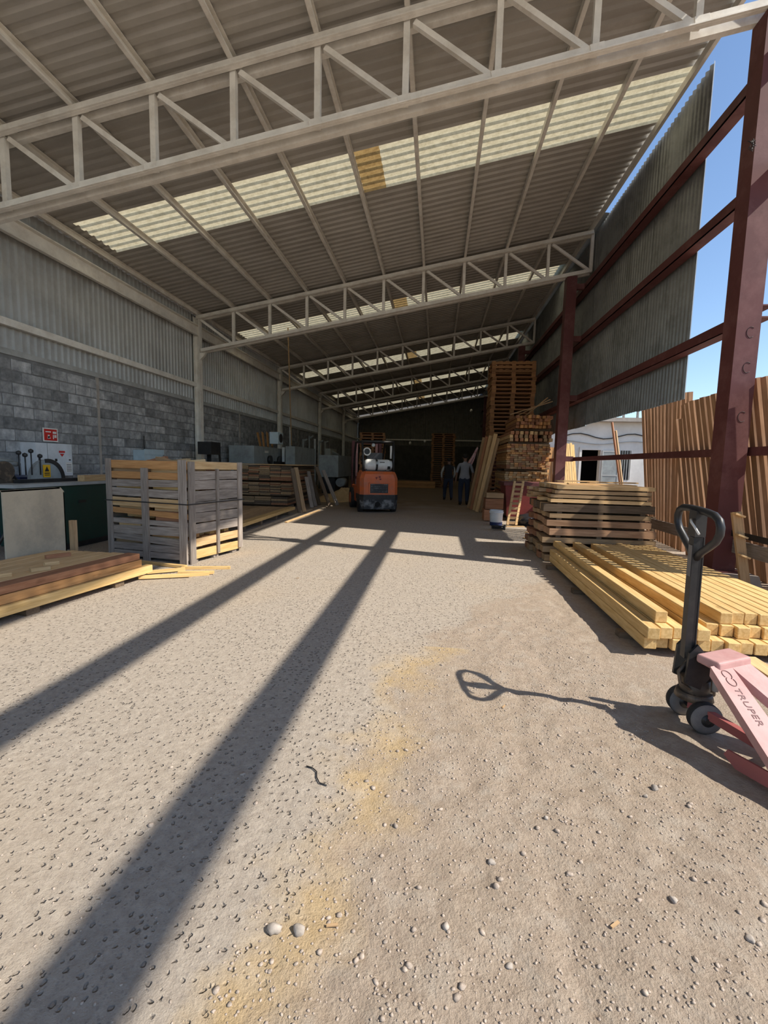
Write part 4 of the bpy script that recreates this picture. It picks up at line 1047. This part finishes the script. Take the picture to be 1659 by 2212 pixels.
# ---- long pallet with planks and the board stack behind it
def mid_left():
    t = thing('long_pallet', 'long low wooden platform pallet lit along its edge beside the crate', 'pallet', (-3.68, 8.3, 0), math.radians(1.5))
    Ly = 3.55
    for y in (.25, 1.2, 2.2, 3.2): board('bearer', (-1.9, y, .06), (-.06, y, .06), .10, .12, 'wood_dark', t)
    for i in range(10):
        x = -.09-.19*i
        board('deck_board', (x, random.uniform(0, .06), .155), (x, Ly+random.uniform(-.05, .05), .155), .18, .07 if i == 0 else .05, 'wood_yellow' if i == 0 else 'wood_tan', t)
    x0 = AY(514, 1050, 12.9).x; x1 = AY(630, 1050, 12.9).x; zt = AY(600, 1005, 12.9).z
    tiers = [(.12, .36, 'wood_tan', .12), (.40, .78, 'wood_tan', .0), (.84, zt-.02, 'wood_red', .0)]
    for ti, (z0, z1, m, sh) in enumerate(tiers):
        b = thing('board_stack', ['lowest loose tier of stacked boards behind the long pallet', 'middle tier of thin stacked boards behind the long pallet', 'top tier of reddish stacked boards behind the crate'][ti], 'boards', ((x0+x1)/2, 12.9, z0), 0, 'board tiers')
        n = 5 if ti else 3; h = (z1-z0)/((10 if ti == 1 else 8) if ti else 4); z = 0
        while z+h <= z1-z0+.001:
            ww = (x1-x0-sh)/n
            for i in range(n):
                xx = -(x1-x0)/2+ww*(i+.5)
                board('board', (xx, random.uniform(-.05, .03), z+h/2), (xx+random.uniform(-.01, .01), 2.5, z+h/2), ww-.012, h-.006, random.choice([m, 'wood_dark', 'wood_tan', 'wood_red']), b)
            z += h
        for yy in (.3, 2.1): board('bearer', (-(x1-x0)/2+.03, yy, -.022 if ti else -.06), ((x1-x0)/2-.03, yy, -.022 if ti else -.06), .08, .035 if ti else .115, 'wood_dark', b)
    ob = board('cover_sheet', ((x0+x1)/2-1.0, 14.1, zt+.01), ((x0+x1)/2+1.0, 14.1, zt+.01), 2.4, .02, 'wood_fresh'); tag(ob, 'flat pale sheet covering the stacked boards behind the crate', 'board')
    # leaning boards beside the stack
    for i, (xa, ya, xb, yb, m) in enumerate([(648, 1108, 631, 1012, 'wood_dark'), (657, 1107, 639, 1010, 'wood_tan'), (664, 1097, 652, 1030, 'wood_grey'), (672, 1094, 657, 1018, 'wood_grey'), (681, 1090, 664, 1026, 'wood_dark'), (712, 1093, 683, 1008, 'wood_dark'), (729, 1092, 698, 1016, 'wood_grey')]):
        p = G(xa, ya); q = AY(xb, yb, p.y+.25)
        if i in (2, 3, 4): p.x += .14; q.x += .14
        ob = board('leaning_plank', p+Vector((0, 0, .01)), q, .12, .04, m, up=(1, -.8, 0)); tag(ob, ['brown plank leaning on the right end of the board stack', 'pale plank leaning right beside the board stack', 'grey plank leaning in the middle of the plank group by the machines', 'thin grey plank leaning behind the others by the machines', 'dark plank leaning before the grey machine', 'dark wide plank leaning left of the lit plank near the forklift', 'lit grey plank leaning nearest to the forklift'][i], 'plank', 'planks leaning before the machines')
    ob = board('floor_lath', G(618, 1128, .02), G(690, 1102, .02), .06, .025, 'wood_fresh'); tag(ob, 'thin pale lath lying on the floor at the end of the long pallet', 'lath')
mid_left()

# ---- grey machines along the left wall
def machines():
    Xm = -6.2
    def mach(name, lab, x0, x1, ytop, mat, depth=.9, X=Xm, zlow=0.0):
        a = AX(x0, 990, X); b = AX(x1, 990, X); z = AX((x0+x1)/2, ytop, X).z
        t = thing(name, lab, 'machine', (X, a.y, 0)); return t, b.y-a.y, z
    t, L, z = mach('planer_machine', 'grey sheet-metal planer enclosure behind the stacked boards', 549, 613, 966, 'machine_grey')
    link('hood', MB().bb(-.9, 0, 0, L*.52, .75, z), 'machine_grey', t); link('hood', MB().bb(-.9, -.02, L*.54, L, .75, z-.01), 'machine_grey', t)
    link('base', MB().bb(-.8, -.12, .1, L-.1, 0, .75), 'black_iron', t)
    link('motor', MB().cyl((-.0, L*.45, 1.45), (.10, L*.45, 1.45), .16, n=16), 'black_iron', t); link('motor', MB().cyl((-.0, L*.80, 1.42), (.10, L*.80, 1.42), .18, n=16).bb(0, .08, L*.62, L*.95, 1.25, 1.4), 'black_iron', t)
    link('label_plate', MB().bb(0, .005, L*.32, L*.44, z-.22, z-.14), 'sign_white', t)
    zb = z
    for i, (xa, xb) in enumerate(((563, 556), (570, 567), (579, 577), (588, 588))):
        p = AX(xa, 965, Xm-.4); q = AX(xb, 934, Xm-.5)
        p.z = max(p.z, zb+.01)
        ob = board('upright_board', p, q, .14, .03, 'wood_orange', up=(1, 0, 0)); tag(ob, ['leftmost', 'second', 'third', 'rightmost'][i]+' orange board standing on top of the grey planer', 'board', 'boards standing on the planer')
    a, b_, z0, z1 = px_box(-5.97, 615, 967, 630, 998)
    t = thing('switch_box', 'white switch box standing between the grey machines', 'switch box', (-5.97, a, 0))
    link('box', MB().bb(-.11, 0, 0, b_-a, z0, z1), 'white_enamel', t); link('side_box', MB().bb(-.11, -.03, b_-a, (b_-a)*1.6, z0+.08, z1-.1), 'machine_grey', t); link('stand', MB().bb(-.10, -.06, (b_-a)*.4, (b_-a)*.6, 0, z0), 'black_iron', t)
    t, L, z = mach('moulder_machine', 'large pale grey moulder panel right of the white switch box', 637, 681, 967, 'machine_grey', X=-5.5)
    link('panel', MB().bb(-.38, 0, 0, L, .55, z), 'machine_grey', t); link('base', MB().bb(-.36, -.05, .1, L-.1, 0, .55), 'black_iron', t); link('handle', MB().bb(0, .03, L*.1, L*.45, 1.25, 1.29), 'black_iron', t)
    link('edge_post', MB().bb(-.05, .03, L-.06, L, 0, z+.45), 'steel_grey', t); link('pipe', MB().cyl((-.25, .2, z), (-.25, .2, z+.75), .05, n=8), 'steel_grey', t)
    t, L, z = mach('spindle_machine', 'pale grey machine box left of the forklift', 731, 763, 985, 'machine_grey', X=-4.4)
    link('body', MB().bb(-.9, 0, 0, L, .75, z), 'machine_grey', t); link('base', MB().bb(-.8, -.2, .2, L-.2, 0, .75), 'black_iron', t); link('motor', MB().cyl((.0, L*.1, .5), (.0, L*.35, .5), .2, n=14), 'machine_grey', t)
    t, L, z = mach('band_saw', 'cream band saw head on a column among the machines', 713, 728, 970, 'machine_grey', X=-5.7)
    link('head', MB().bb(-.3, 0, .1, L*.9, z-.75, z), 'cloth_pale', t); link('column', MB().bb(-.25, -.1, .4, .6, 0, z-.7), 'machine_grey', t); link('arm', MB().tube([(-.1, .2, z-.1), (.1, L*.8, z-.3), (.1, L*1.2, z-.45)], .08, 8), 'machine_grey', t)
    link('wheel', MB().cyl((-.05, .5, .35), (.05, .5, .35), .2, n=14), 'black_iron', t)
    # thin conduit dropping from the roof
    p = AX(622, 760, -5.3); q = AX(632, 925, -5.3)
    ob = link('conduit_pipe', MB().cyl((p.x, p.y, ztop(p.x)+.1), (q.x, p.y+.4, 2.0), .022, n=8), 'wood_tan'); tag(ob, 'thin brown conduit dropping from the roof to the machines', 'pipe')
    # things on the machine tops against the wall
    for i, (x, y0_, h) in enumerate(((690, 962, .5), (702, 960, .35), (668, 955, .6), (655, 958, .4))):
        p = AX(x, y0_, -6.2)
        ob = link('standing_pipe', MB().cyl((p.x, p.y, 0), (p.x, p.y, p.z+h*.5), .045, n=8).cyl((p.x, p.y, p.z+h*.3), (p.x+.2, p.y, p.z+h*.5), .04, n=8), 'machine_grey'); tag(ob, 'grey upright pipe rising behind the machines', 'pipe', 'pipes behind the machines')
    p = AX(597, 948, -5.6)
    ob = thing('wall_fan', 'small grey box with round fan on top of the planer', 'fan', p-Vector((0, 0, .18)))
    link('housing', MB().bb(-.15, .15, -.25, .25, 0, .40), 'pale_blue', ob); link('rotor', MB().cyl((.15, 0, .2), (.18, 0, .2), .15, n=16), 'black_iron', ob)
    ob = thing('drill_press', 'dark drill press standing by the block wall behind the crate', 'drill', AX(452, 1000, -6.5))
    ob.location.z = 0
    link('column', MB().cyl((0, 0, 0), (0, 0, 1.75), .06, n=10), 'black_iron', ob); link('head', MB().bb(-.15, .25, -.35, .2, 1.55, 1.9), 'black_iron', ob); link('table', MB().bb(-.2, .3, -.3, .3, 1.0, 1.05), 'grease', ob); link('base', MB().bb(-.25, .3, -.3, .3, 0, .06), 'black_iron', ob); link('hose', MB().tube([(.1, .2, 1.8), (.1, .42, 1.6), (.1, .5, 1.2), (.1, .8, 1.05)], .035, 8), 'black_iron', ob)
machines()

# ---- forklift, seen from behind
def forklift():
    t = thing('forklift', 'orange forklift with white gas cylinder seen from behind in the shade', 'forklift', (-1.60, 12.80, 0), math.radians(19))
    # counterweight
    cw = MB()
    prof = [(0.0, .52), (0.0, 1.10), (.10, 1.18), (.62, 1.18), (.62, .52)]
    cw.prism([(-.53, .0), (.53, .0), (.53, .0001), (-.53, .0001)], .6, .6001, 'z')
    cw = MB()
    def slab(z0, z1, w0, w1, y0, y1, d=.75):
        c = .10
        def loop(w, y, z): return [(-w/2, d, z), (-w/2, y+c, z), (-w/2+c, y, z), (w/2-c, y, z), (w/2, y+c, z), (w/2, d, z)]
        a = loop(w0, y0, z0); b = loop(w1, y1, z1); k = 6
        return a+b, [(i, (i+1) % k, k+(i+1) % k, k+i) for i in range(k)]+[tuple(range(k-1, -1, -1)), tuple(range(k, 2*k))]
    for args in ((.52, .98, 1.10, 1.10, 0, .02), (.98, 1.10, 1.10, 1.02, .02, .04), (1.10, 1.18, 1.02, .96, .04, .12)): cw.add(*slab(*args))
    body = link('counterweight', cw, 'fork_orange', t)
    link('grille', MB().bb(-.27, .25, -.012, .02, .57, .83), 'black_iron', body)
    gf = MB()
    for i in range(5): gf.bb(-.25, .23, -.02, -.012, .60+.05*i, .615+.05*i)
    link('grille_bar', gf, 'bumper_worn', body)
    link('grille_surround', MB().bb(-.31, -.27, -.01, .03, .54, .86).bb(.25, .29, -.01, .03, .54, .86).bb(-.31, .29, -.01, .03, .83, .86), 'fork_orange', body)
    link('badge', MB().prism([(-.12, 1.02), (-.06, 1.02), (-.09, .95)], .008, .02).bb(.0, .05, .008, .02, .94, .98).bb(-.02, .03, .012, .02, 1.0, 1.05), 'red_paint', body)
    b2 = MB(); b2.add(*slab(.38, .52, 1.12, 1.12, -.01, -.01)); link('band', b2, 'black_iron', t)
    b3 = MB(); b3.add(*slab(.10, .38, 1.02, 1.10, .05, -.02)); bp = link('bumper', b3, 'bumper_worn', t)
    link('tow_hole', MB().cyl((-.05, -.035, .25), (-.05, .06, .25), .07, n=14), 'void_dark', bp)
    for sx in (-1, 1):
        link('rear_tyre', MB().cyl((sx*.42, .35, .24), (sx*.55, .35, .24), .24, n=24), 'rubber', t)
        w = link('front_tyre', MB().cyl((sx*.40, 1.75, .32), (sx*.58, 1.75, .32), .32, n=24), 'rubber', t)
        link('rim', MB().cyl((sx*.575, 1.75, .32), (sx*.59, 1.75, .32), .17, n=16), 'fork_orange', w)
    link('chassis', MB().bb(-.50, .50, .70, 2.0, .25, .72).bb(-.46, .46, .70, 1.25, .72, 1.12), 'fork_orange', t)
    # overhead guard
    g = MB()
    for sx in (-1, 1):
        g.tube([(sx*.44, .20, 1.16), (sx*.45, .24, 1.6), (sx*.46, .34, 2.02), (sx*.46, 1.5, 2.06), (sx*.46, 1.85, 1.4), (sx*.46, 1.9, .7)], .032, 8)
    g.tube([(-.47, .34, 2.03), (.47, .34, 2.03)], .035, 8).tube([(-.46, 1.5, 2.06), (.46, 1.5, 2.06)], .03, 8)
    for i in range(6): g.tube([(-.33+.132*i, .34, 2.04), (-.33+.132*i, 1.5, 2.07)], .014, 6)
    link('overhead_guard', g, 'black_iron', t)
    # gas cylinder lying across
    tk = MB(); M = Matrix.Rotation(math.radians(90), 3, 'Y')
    tk.lathe([(0, -.40), (.09, -.40), (.14, -.37), (.165, -.31), (.165, .29), (.15, .35), (.14, .355), (.14, .40), (.11, .405), (0, .405)], (0, .33, 1.36), 24, M)
    tko = link('gas_cylinder', tk, 'tank_white', t)
    link('strap', MB().lathe([(.167, -.03), (.171, -.03), (.171, .03), (.167, .03)], (-.05, .33, 1.36), 24, M), 'black_iron', tko)
    link('buckle', MB().bb(-.08, -.02, .14, .165, 1.38, 1.46), 'machine_grey', tko)
    link('collar_cutout', MB().bb(.26, .34, .165, .19, 1.24, 1.33), 'void_dark', tko)
    link('stamp', MB().bb(.03, .17, .158, .17, 1.43, 1.45), 'black_iron', tko)
    link('cradle', MB().bb(-.38, .38, .22, .44, 1.18, 1.20).bb(-.36, -.32, .24, .42, 1.2, 1.3).bb(.20, .24, .24, .42, 1.2, 1.3), 'black_iron', t)
    # seat, steering wheel, lamps
    link('seat', MB().bb(-.25, .25, .85, 1.3, 1.12, 1.25).bb(-.23, .23, .78, .90, 1.2, 1.72), 'plastic_black', t)
    sw = MB().tube([(-.15+.17*math.cos(a), 1.42+.06*math.sin(a), 1.55+.14*math.sin(a)) for a in [2*math.pi*i/20 for i in range(20)]], .016, 8, True).tube([(-.15, 1.42, 1.55), (-.15, 1.62, 1.2)], .025, 8)
    link('steering_wheel', sw, 'black_iron', t)
    link('rear_lamp', MB().cyl((-.33, .28, 1.74), (-.33, .34, 1.74), .10, n=20), 'black_iron', t)
    link('lamp_ring', MB().tube([(-.33+.10*math.cos(a), .275, 1.74+.10*math.sin(a)) for a in [2*math.pi*i/20 for i in range(20)]], .018, 8, True), 'sign_white', t)
    link('lamp', MB().cyl((-.14, .30, 1.93), (-.14, .34, 1.93), .05, n=14), 'machine_grey', t)
    link('wiper_tube', MB().cyl((.38, .3, 1.55), (.38, .3, 1.92), .03, n=10), 'sign_white', t)
    # mast
    for sx in (-1, 1):
        link('mast_rail', MB().bb(sx*.44-.05, sx*.44+.05, 2.12, 2.25, .08, 2.12), 'red_oxide', t)
        link('inner_rail', MB().bb(sx*.33-.035, sx*.33+.035, 2.14, 2.24, .08, 2.08), 'jack_pink', t)
        link('fork_arm', MB().bb(sx*.22-.05, sx*.22+.05, 2.36, 3.4, .05, .09).bb(sx*.22-.05, sx*.22+.05, 2.33, 2.37, .05, .55), 'black_iron', t)
    link('mast_crossbar', MB().bb(-.49, .49, 2.13, 2.22, 2.04, 2.12).bb(-.49, .49, 2.13, 2.2, .9, .98), 'red_oxide', t)
    link('carriage', MB().bb(-.45, .45, 2.27, 2.33, .12, .2).bb(-.45, .45, 2.27, 2.33, .45, .53), 'black_iron', t)
    link('lift_cylinder', MB().cyl((0, 2.18, .15), (0, 2.18, 1.9), .045, n=10), 'black_iron', t)
forklift()

# ---- back of the shed
for k in range(3):
    for i in range(2):
        x0 = AY(856, 1045, 27.5).x; x1 = AY(940, 1045, 27.5).x
        ob = board('long_plank', (x0, 27.5+.25*i, .07+.13*k), (x1, 27.5+.25*i, .07+.13*k), .24, .125, 'wood_orange'); tag(ob, 'long orange plank in the low pile at the back behind the forklift', 'plank', 'planks at the back')
for i, (x, y, Y) in enumerate(((918, 953, 38), (980, 955, 38), (1018, 887, 38), (886, 957, 38))):
    p = AY(x, y, Y); t = thing('hanging_bulb', ['white bulb hanging above the pallets at the back', 'white bulb hanging right of the dark pallet stack', 'highest white bulb near the back right corner', 'dim bulb hanging left in the back of the shed'][i], 'bulb', p, 0, 'bulbs at the back')
    link('globe', MB().lathe([(0, -.12), (.07, -.10), (.11, -.02), (.09, .06), (.04, .12), (0, .13)], n=14), 'bulb', t); link('cord', MB().cyl((0, 0, .12), (0, 0, max(.3, ztop(p.x)+.1-p.z)), .012, n=6), 'black_iron', t)

# ---- two workers walking away
def person(label, loc, rz, hgt, pose, mats):
    k = hgt/1.75
    J = {'pelvis': (0, 0, .95, .135, .10), 'belly': (0, .01, 1.10, .165, .12), 'chest': (0, .0, 1.30, .185, .125), 'neck0': (0, -.01, 1.46, .075, .07), 'neck': (0, 0, 1.52, .055, .055),
         'jaw': (0, .02, 1.58, .066, .075), 'skull': (0, .005, 1.66, .078, .092), 'crown': (0, 0, 1.725, .055, .065)}
    E = [('pelvis', 'belly'), ('belly', 'chest'), ('chest', 'neck0'), ('neck0', 'neck'), ('neck', 'jaw'), ('jaw', 'skull'), ('skull', 'crown')]
    for s, n in ((-1, 'l'), (1, 'r')):
        P = pose[n]
        J['sh'+n] = (s*.19, 0, 1.41, .062, .062); J['el'+n] = (s*P['el'][0], P['el'][1], P['el'][2], .045, .045); J['wr'+n] = (s*P['wr'][0], P['wr'][1], P['wr'][2], .032, .030)
        w = Vector((s*P['wr'][0], P['wr'][1], P['wr'][2])); e = Vector((s*P['el'][0], P['el'][1], P['el'][2])); d = (w-e).normalized()
        pa = w+d*.07; J['pa'+n] = (*pa, .038, .022)
        E += [('chest', 'sh'+n), ('sh'+n, 'el'+n), ('el'+n, 'wr'+n), ('wr'+n, 'pa'+n)]
        sd = d.cross(Vector((1, 0, 0))).normalized()
        for f in range(4):
            b0 = pa+sd*(.03-.02*f)+d*.02; b1 = b0+d*(.035+.006*(f in (1, 2))); b2 = b1+d*.03+Vector((-s*.012, .008, 0))
            for i, q in enumerate((b0, b1, b2)): J[f'f{n}{f}{i}'] = (*q, .0095-.001*i, .0095-.001*i)
            E += [('pa'+n, f'f{n}{f}0'), (f'f{n}{f}0', f'f{n}{f}1'), (f'f{n}{f}1', f'f{n}{f}2')]
        t0 = w+d*.035+sd*.04; t1 = t0+d*.04+sd*.015
        J['t0'+n] = (*t0, .011, .011); J['t1'+n] = (*t1, .009, .009); E += [('wr'+n, 't0'+n), ('t0'+n, 't1'+n)]
        J['hip'+n] = (s*.105, 0, .88, .11, .115); J['kn'+n] = (s*.12, P['kn'], .50, .085, .085); J['an'+n] = (s*.125, P['an'], .10+P.get('lift', 0), .062, .062)
        J['he'+n] = (s*.12, P['an']-.04, .055+P.get('lift', 0), .05, .045); J['to'+n] = (s*.135, P['an']+.17, .045+P.get('lift', 0)*.4, .045, .035)
        E += [('pelvis', 'hip'+n), ('hip'+n, 'kn'+n), ('kn'+n, 'an'+n), ('an'+n, 'he'+n), ('he'+n, 'to'+n)]
    names = list(J); me = bpy.data.meshes.new('body'); me.from_pydata([J[n][:3] for n in names], [(names.index(a), names.index(b)) for a, b in E], []); me.update()
    o = bpy.data.objects.new('tmp', me); COL.objects.link(o)
    o.modifiers.new('skin', 'SKIN'); sv = me.skin_vertices[0].data
    for i, n in enumerate(names): sv[i].radius = (J[n][3], J[n][4]); sv[i].use_root = (n == 'pelvis')
    o.modifiers.new('sub', 'SUBSURF').levels = 2
    bpy.context.view_layer.update(); dg = bpy.context.evaluated_depsgraph_get(); bm_ = bpy.data.meshes.new_from_object(o.evaluated_get(dg)); bpy.data.objects.remove(o)
    for m in mats: bm_.materials.append(MT[m])           # shirt, trousers, sleeve, skin, shoes
    for p in bm_.polygons:
        c = p.center; r = abs(c.x); idx = 0
        if c.z < .13: idx = 4
        elif c.z < .92: idx = 1
        if c.z > 1.50: idx = 3
        if r > .205 and c.z < 1.45 and c.z > .55: idx = 2 if (c.z > pose['sleeve']) else 3
        p.material_index = idx; p.use_smooth = True
    root = thing('person', label, 'person', loc, rz); root.scale = (k, k, k)
    link('body', bm_, None, root)
    hm = bpy.data.meshes.new('hair'); b = bmesh.new(); bmesh.ops.create_icosphere(b, subdivisions=3, radius=1)
    for v in b.verts:
        v.co = Vector((v.co.x*.088, v.co.y*.102-.008, v.co.z*.085+1.685))
    bmesh.ops.delete(b, geom=[v for v in b.verts if v.co.z < 1.60 or (v.co.y > .055 and v.co.z < 1.70)], context='VERTS'); b.to_mesh(hm); b.free()
    link('hair', hm, 'hair', root)
    for s in (-1, 1):
        link('ear', MB().lathe([(0, -.012), (.018, -.006), (.026, 0), (.018, .006), (0, .012)], (s*.082, 0, 1.63), 10, Matrix.Rotation(math.pi/2, 3, 'Y')), 'skin', root)
        link('eye', MB().lathe([(0, -.008), (.008, 0), (0, .008)], (s*.032, .088, 1.645), 8), 'sign_white', root)
    link('nose', MB().add([(0, .10, 1.655), (-.014, .092, 1.605), (.014, .092, 1.605), (0, .122, 1.61)], [(0, 1, 3), (0, 3, 2), (1, 2, 3), (0, 2, 1)]), 'skin', root)
    link('mouth', MB().bb(-.022, .022, .088, .096, 1.575, 1.582), 'red_oxide', root)
poseB = {'sleeve': 1.12, 'l': {'el': (.27, .0, 1.13), 'wr': (.28, .10, .88), 'kn': .06, 'an': -.06}, 'r': {'el': (.28, -.03, 1.13), 'wr': (.27, .06, .88), 'kn': .08, 'an': .10}}
poseA = {'sleeve': .95, 'l': {'el': (.30, -.02, 1.14), 'wr': (.27, .04, .90), 'kn': .10, 'an': .14}, 'r': {'el': (.26, .02, 1.12), 'wr': (.22, .14, .92), 'kn': .02, 'an': -.12, 'lift': .02}}
pb = G(1001, 1091); pa_ = G(967, 1081)
person('person in grey shirt and dark trousers walking away beside the leaning boards', pb, math.radians(4), 1.80, poseB, ['cloth_grey', 'cloth_navy', 'cloth_grey', 'skin', 'hair'])
person('person in dark vest with pale sleeves walking left of the grey shirt', pa_, math.radians(8), 1.68, poseA, ['cloth_black', 'cloth_navy', 'cloth_pale', 'skin', 'hair'])
# pink striped cloth hanging past the leaning boards
ct = MB(); n1, n2 = 14, 6; Yc = 18.6
A0, A1, B0, B1 = AY(1031, 965, Yc), AY(1033, 968, Yc), AY(1010, 1002, Yc), AY(1018, 1008, Yc)
vs = []
for i in range(n1+1):
    f = i/n1; p = A0.lerp(B0, f); q = A1.lerp(B1, f)
    for j in range(n2+1):
        v = p.lerp(q, j/n2); w = .12*math.sin(j*1.6+f*2)*f; vs.append(v+Vector((0, w-.02, .02*math.sin(j*2+f*9))))
ct.add(vs, [(i*(n2+1)+j, i*(n2+1)+j+1, (i+1)*(n2+1)+j+1, (i+1)*(n2+1)+j) for i in range(n1) for j in range(n2)], True)
co = link('hanging_cloth', ct, 'cloth_pink'); sm = co.modifiers.new('solid', 'SOLIDIFY'); sm.thickness = .012; tag(co, 'pink and white cloth hanging behind the grey-shirted person', 'cloth')
pole = link('cloth_pole', MB().cyl((A0.x+.02, Yc, 0), (A0.x+.02, Yc, A0.z+.05), .02, n=8), 'wood_dark'); tag(pole, 'dark pole that holds up the pink cloth', 'pole')

# ---- stones, pebbles and a bit of wire on the dirt
def rock(r, seed, sub=2, flat=.7):
    me = bpy.data.meshes.new('stone'); b = bmesh.new(); bmesh.ops.create_icosphere(b, subdivisions=sub, radius=r)
    rg = np.random.default_rng(seed); ph = rg.random(6)*6
    for v in b.verts:
        n = v.co.normalized(); k = 1+.16*math.sin(3*n.x+ph[0])+.14*math.sin(4*n.y+ph[1])+.10*math.sin(7*n.z+5*n.x+ph[2]); v.co *= k; v.co.z *= flat
    for f in b.faces: f.smooth = True
    b.to_mesh(me); b.free(); me.materials.append(MT['stone']); return me
def gz(x, y): return float(ground_height(np.array([x]), np.array([y]))[0])
ST = [(593, 2010, .020, 'largest round stone by the broad beam shadow'), (1062, 1862, .013, 'round pale stone alone in the middle of the dirt'), (1414, 1703, .017, 'dark stone on the dirt near the pallet jack shadow'),
      (1180, 1768, .010, 'small dark stone below the handle shadow'), (1455, 1938, .012, 'stone at the right side of the dirt'), (768, 1618, .008, 'small stone near the sawdust edge'), (963, 2007, .012, 'brown stone low in the centre of the view'),
      (1620, 2022, .012, 'dark stone at the lower right corner'), (645, 2015, .018, 'flat stone beside the largest round stone'), (855, 1540, .008, 'small dark stone above the sawdust edge'), (1100, 2085, .010, 'long stone near the bottom edge'), (1395, 1720, .009, 'second little stone beside the dark one')]
for i, (x, y, r, lab) in enumerate(ST):
    p = G(x, y); ob = link('stone', rock(r, i), None, None, (p.x, p.y, gz(p.x, p.y)+r*.35), Matrix.Rotation(i*1.3, 3, 'Z')); tag(ob, lab, 'stone', 'stones on the dirt')
protos = []
for i in range(4):
    me = rock(1.0, 50+i, 1, .65); protos.append((np.array([v.co[:] for v in me.vertices]), [tuple(p.vertices) for p in me.polygons]))
pv, pf = [], []; off = 0; cnt = 0
while cnt < 9000:
    x = rng.uniform(-2.6, 2.4); y = .75+3.6*rng.random()**1.5
    d = x-(.16*y-.72)-max((y-3.2)*.35, 0)
    if d < 0 and rng.random() > .12: continue
    if x > 1.2 and y > 2.0: continue
    r = .0022+.0028*rng.random()+(.006*rng.random() if rng.random() < .06 else 0)
    V, Fc = protos[int(rng.integers(4))]; a = rng.random()*6.28; c, s = math.cos(a), math.sin(a)
    sc = r*np.array([1+.4*rng.random(), 1, 1]); q = V*sc; q = np.stack([q[:, 0]*c-q[:, 1]*s, q[:, 0]*s+q[:, 1]*c, q[:, 2]], 1)+np.array([x, y, gz(x, y)+r*.25])
    pv.append(q); pf += [tuple(k+off for k in f) for f in Fc]; off += len(V); cnt += 1
me = bpy.data.meshes.new('pebbles'); me.from_pydata([tuple(map(float, v)) for v in np.vstack(pv)], [], pf); me.update(); me.polygons.foreach_set('use_smooth', [True]*len(pf))
ob = link('pebbles', me, 'pebble'); ob['kind'] = 'stuff'; tag(ob, 'scattered fine gravel and pebbles on the dirt yard', 'gravel')
wp = [G(x, y) for x, y in ((662, 1656), (675, 1660), (684, 1668), (684, 1680), (690, 1693), (706, 1698))]
ob = link('wire_scrap', MB().tube([(p.x, p.y, gz(p.x, p.y)+.006) for p in wp], .0028, 6), 'black_iron'); tag(ob, 'short bent black wire lying on the sawdust edge', 'wire')
for i, (x, y, a) in enumerate(((705, 2003, .2), (1085, 1530, 1.0), (640, 1250, .4), (985, 1237, .1), (560, 1250, .2), (1320, 2010, .6))):
    p = G(x, y); ob = board('wood_splinter', p+Vector((0, 0, gz(p.x, p.y)+.006)), p+Vector((math.cos(a)*.035, math.sin(a)*.035, gz(p.x, p.y)+.007)), .008, .004, 'wood_tan'); tag(ob, 'small pale wood splinter lying on the yard', 'splinter', 'splinters on the yard')
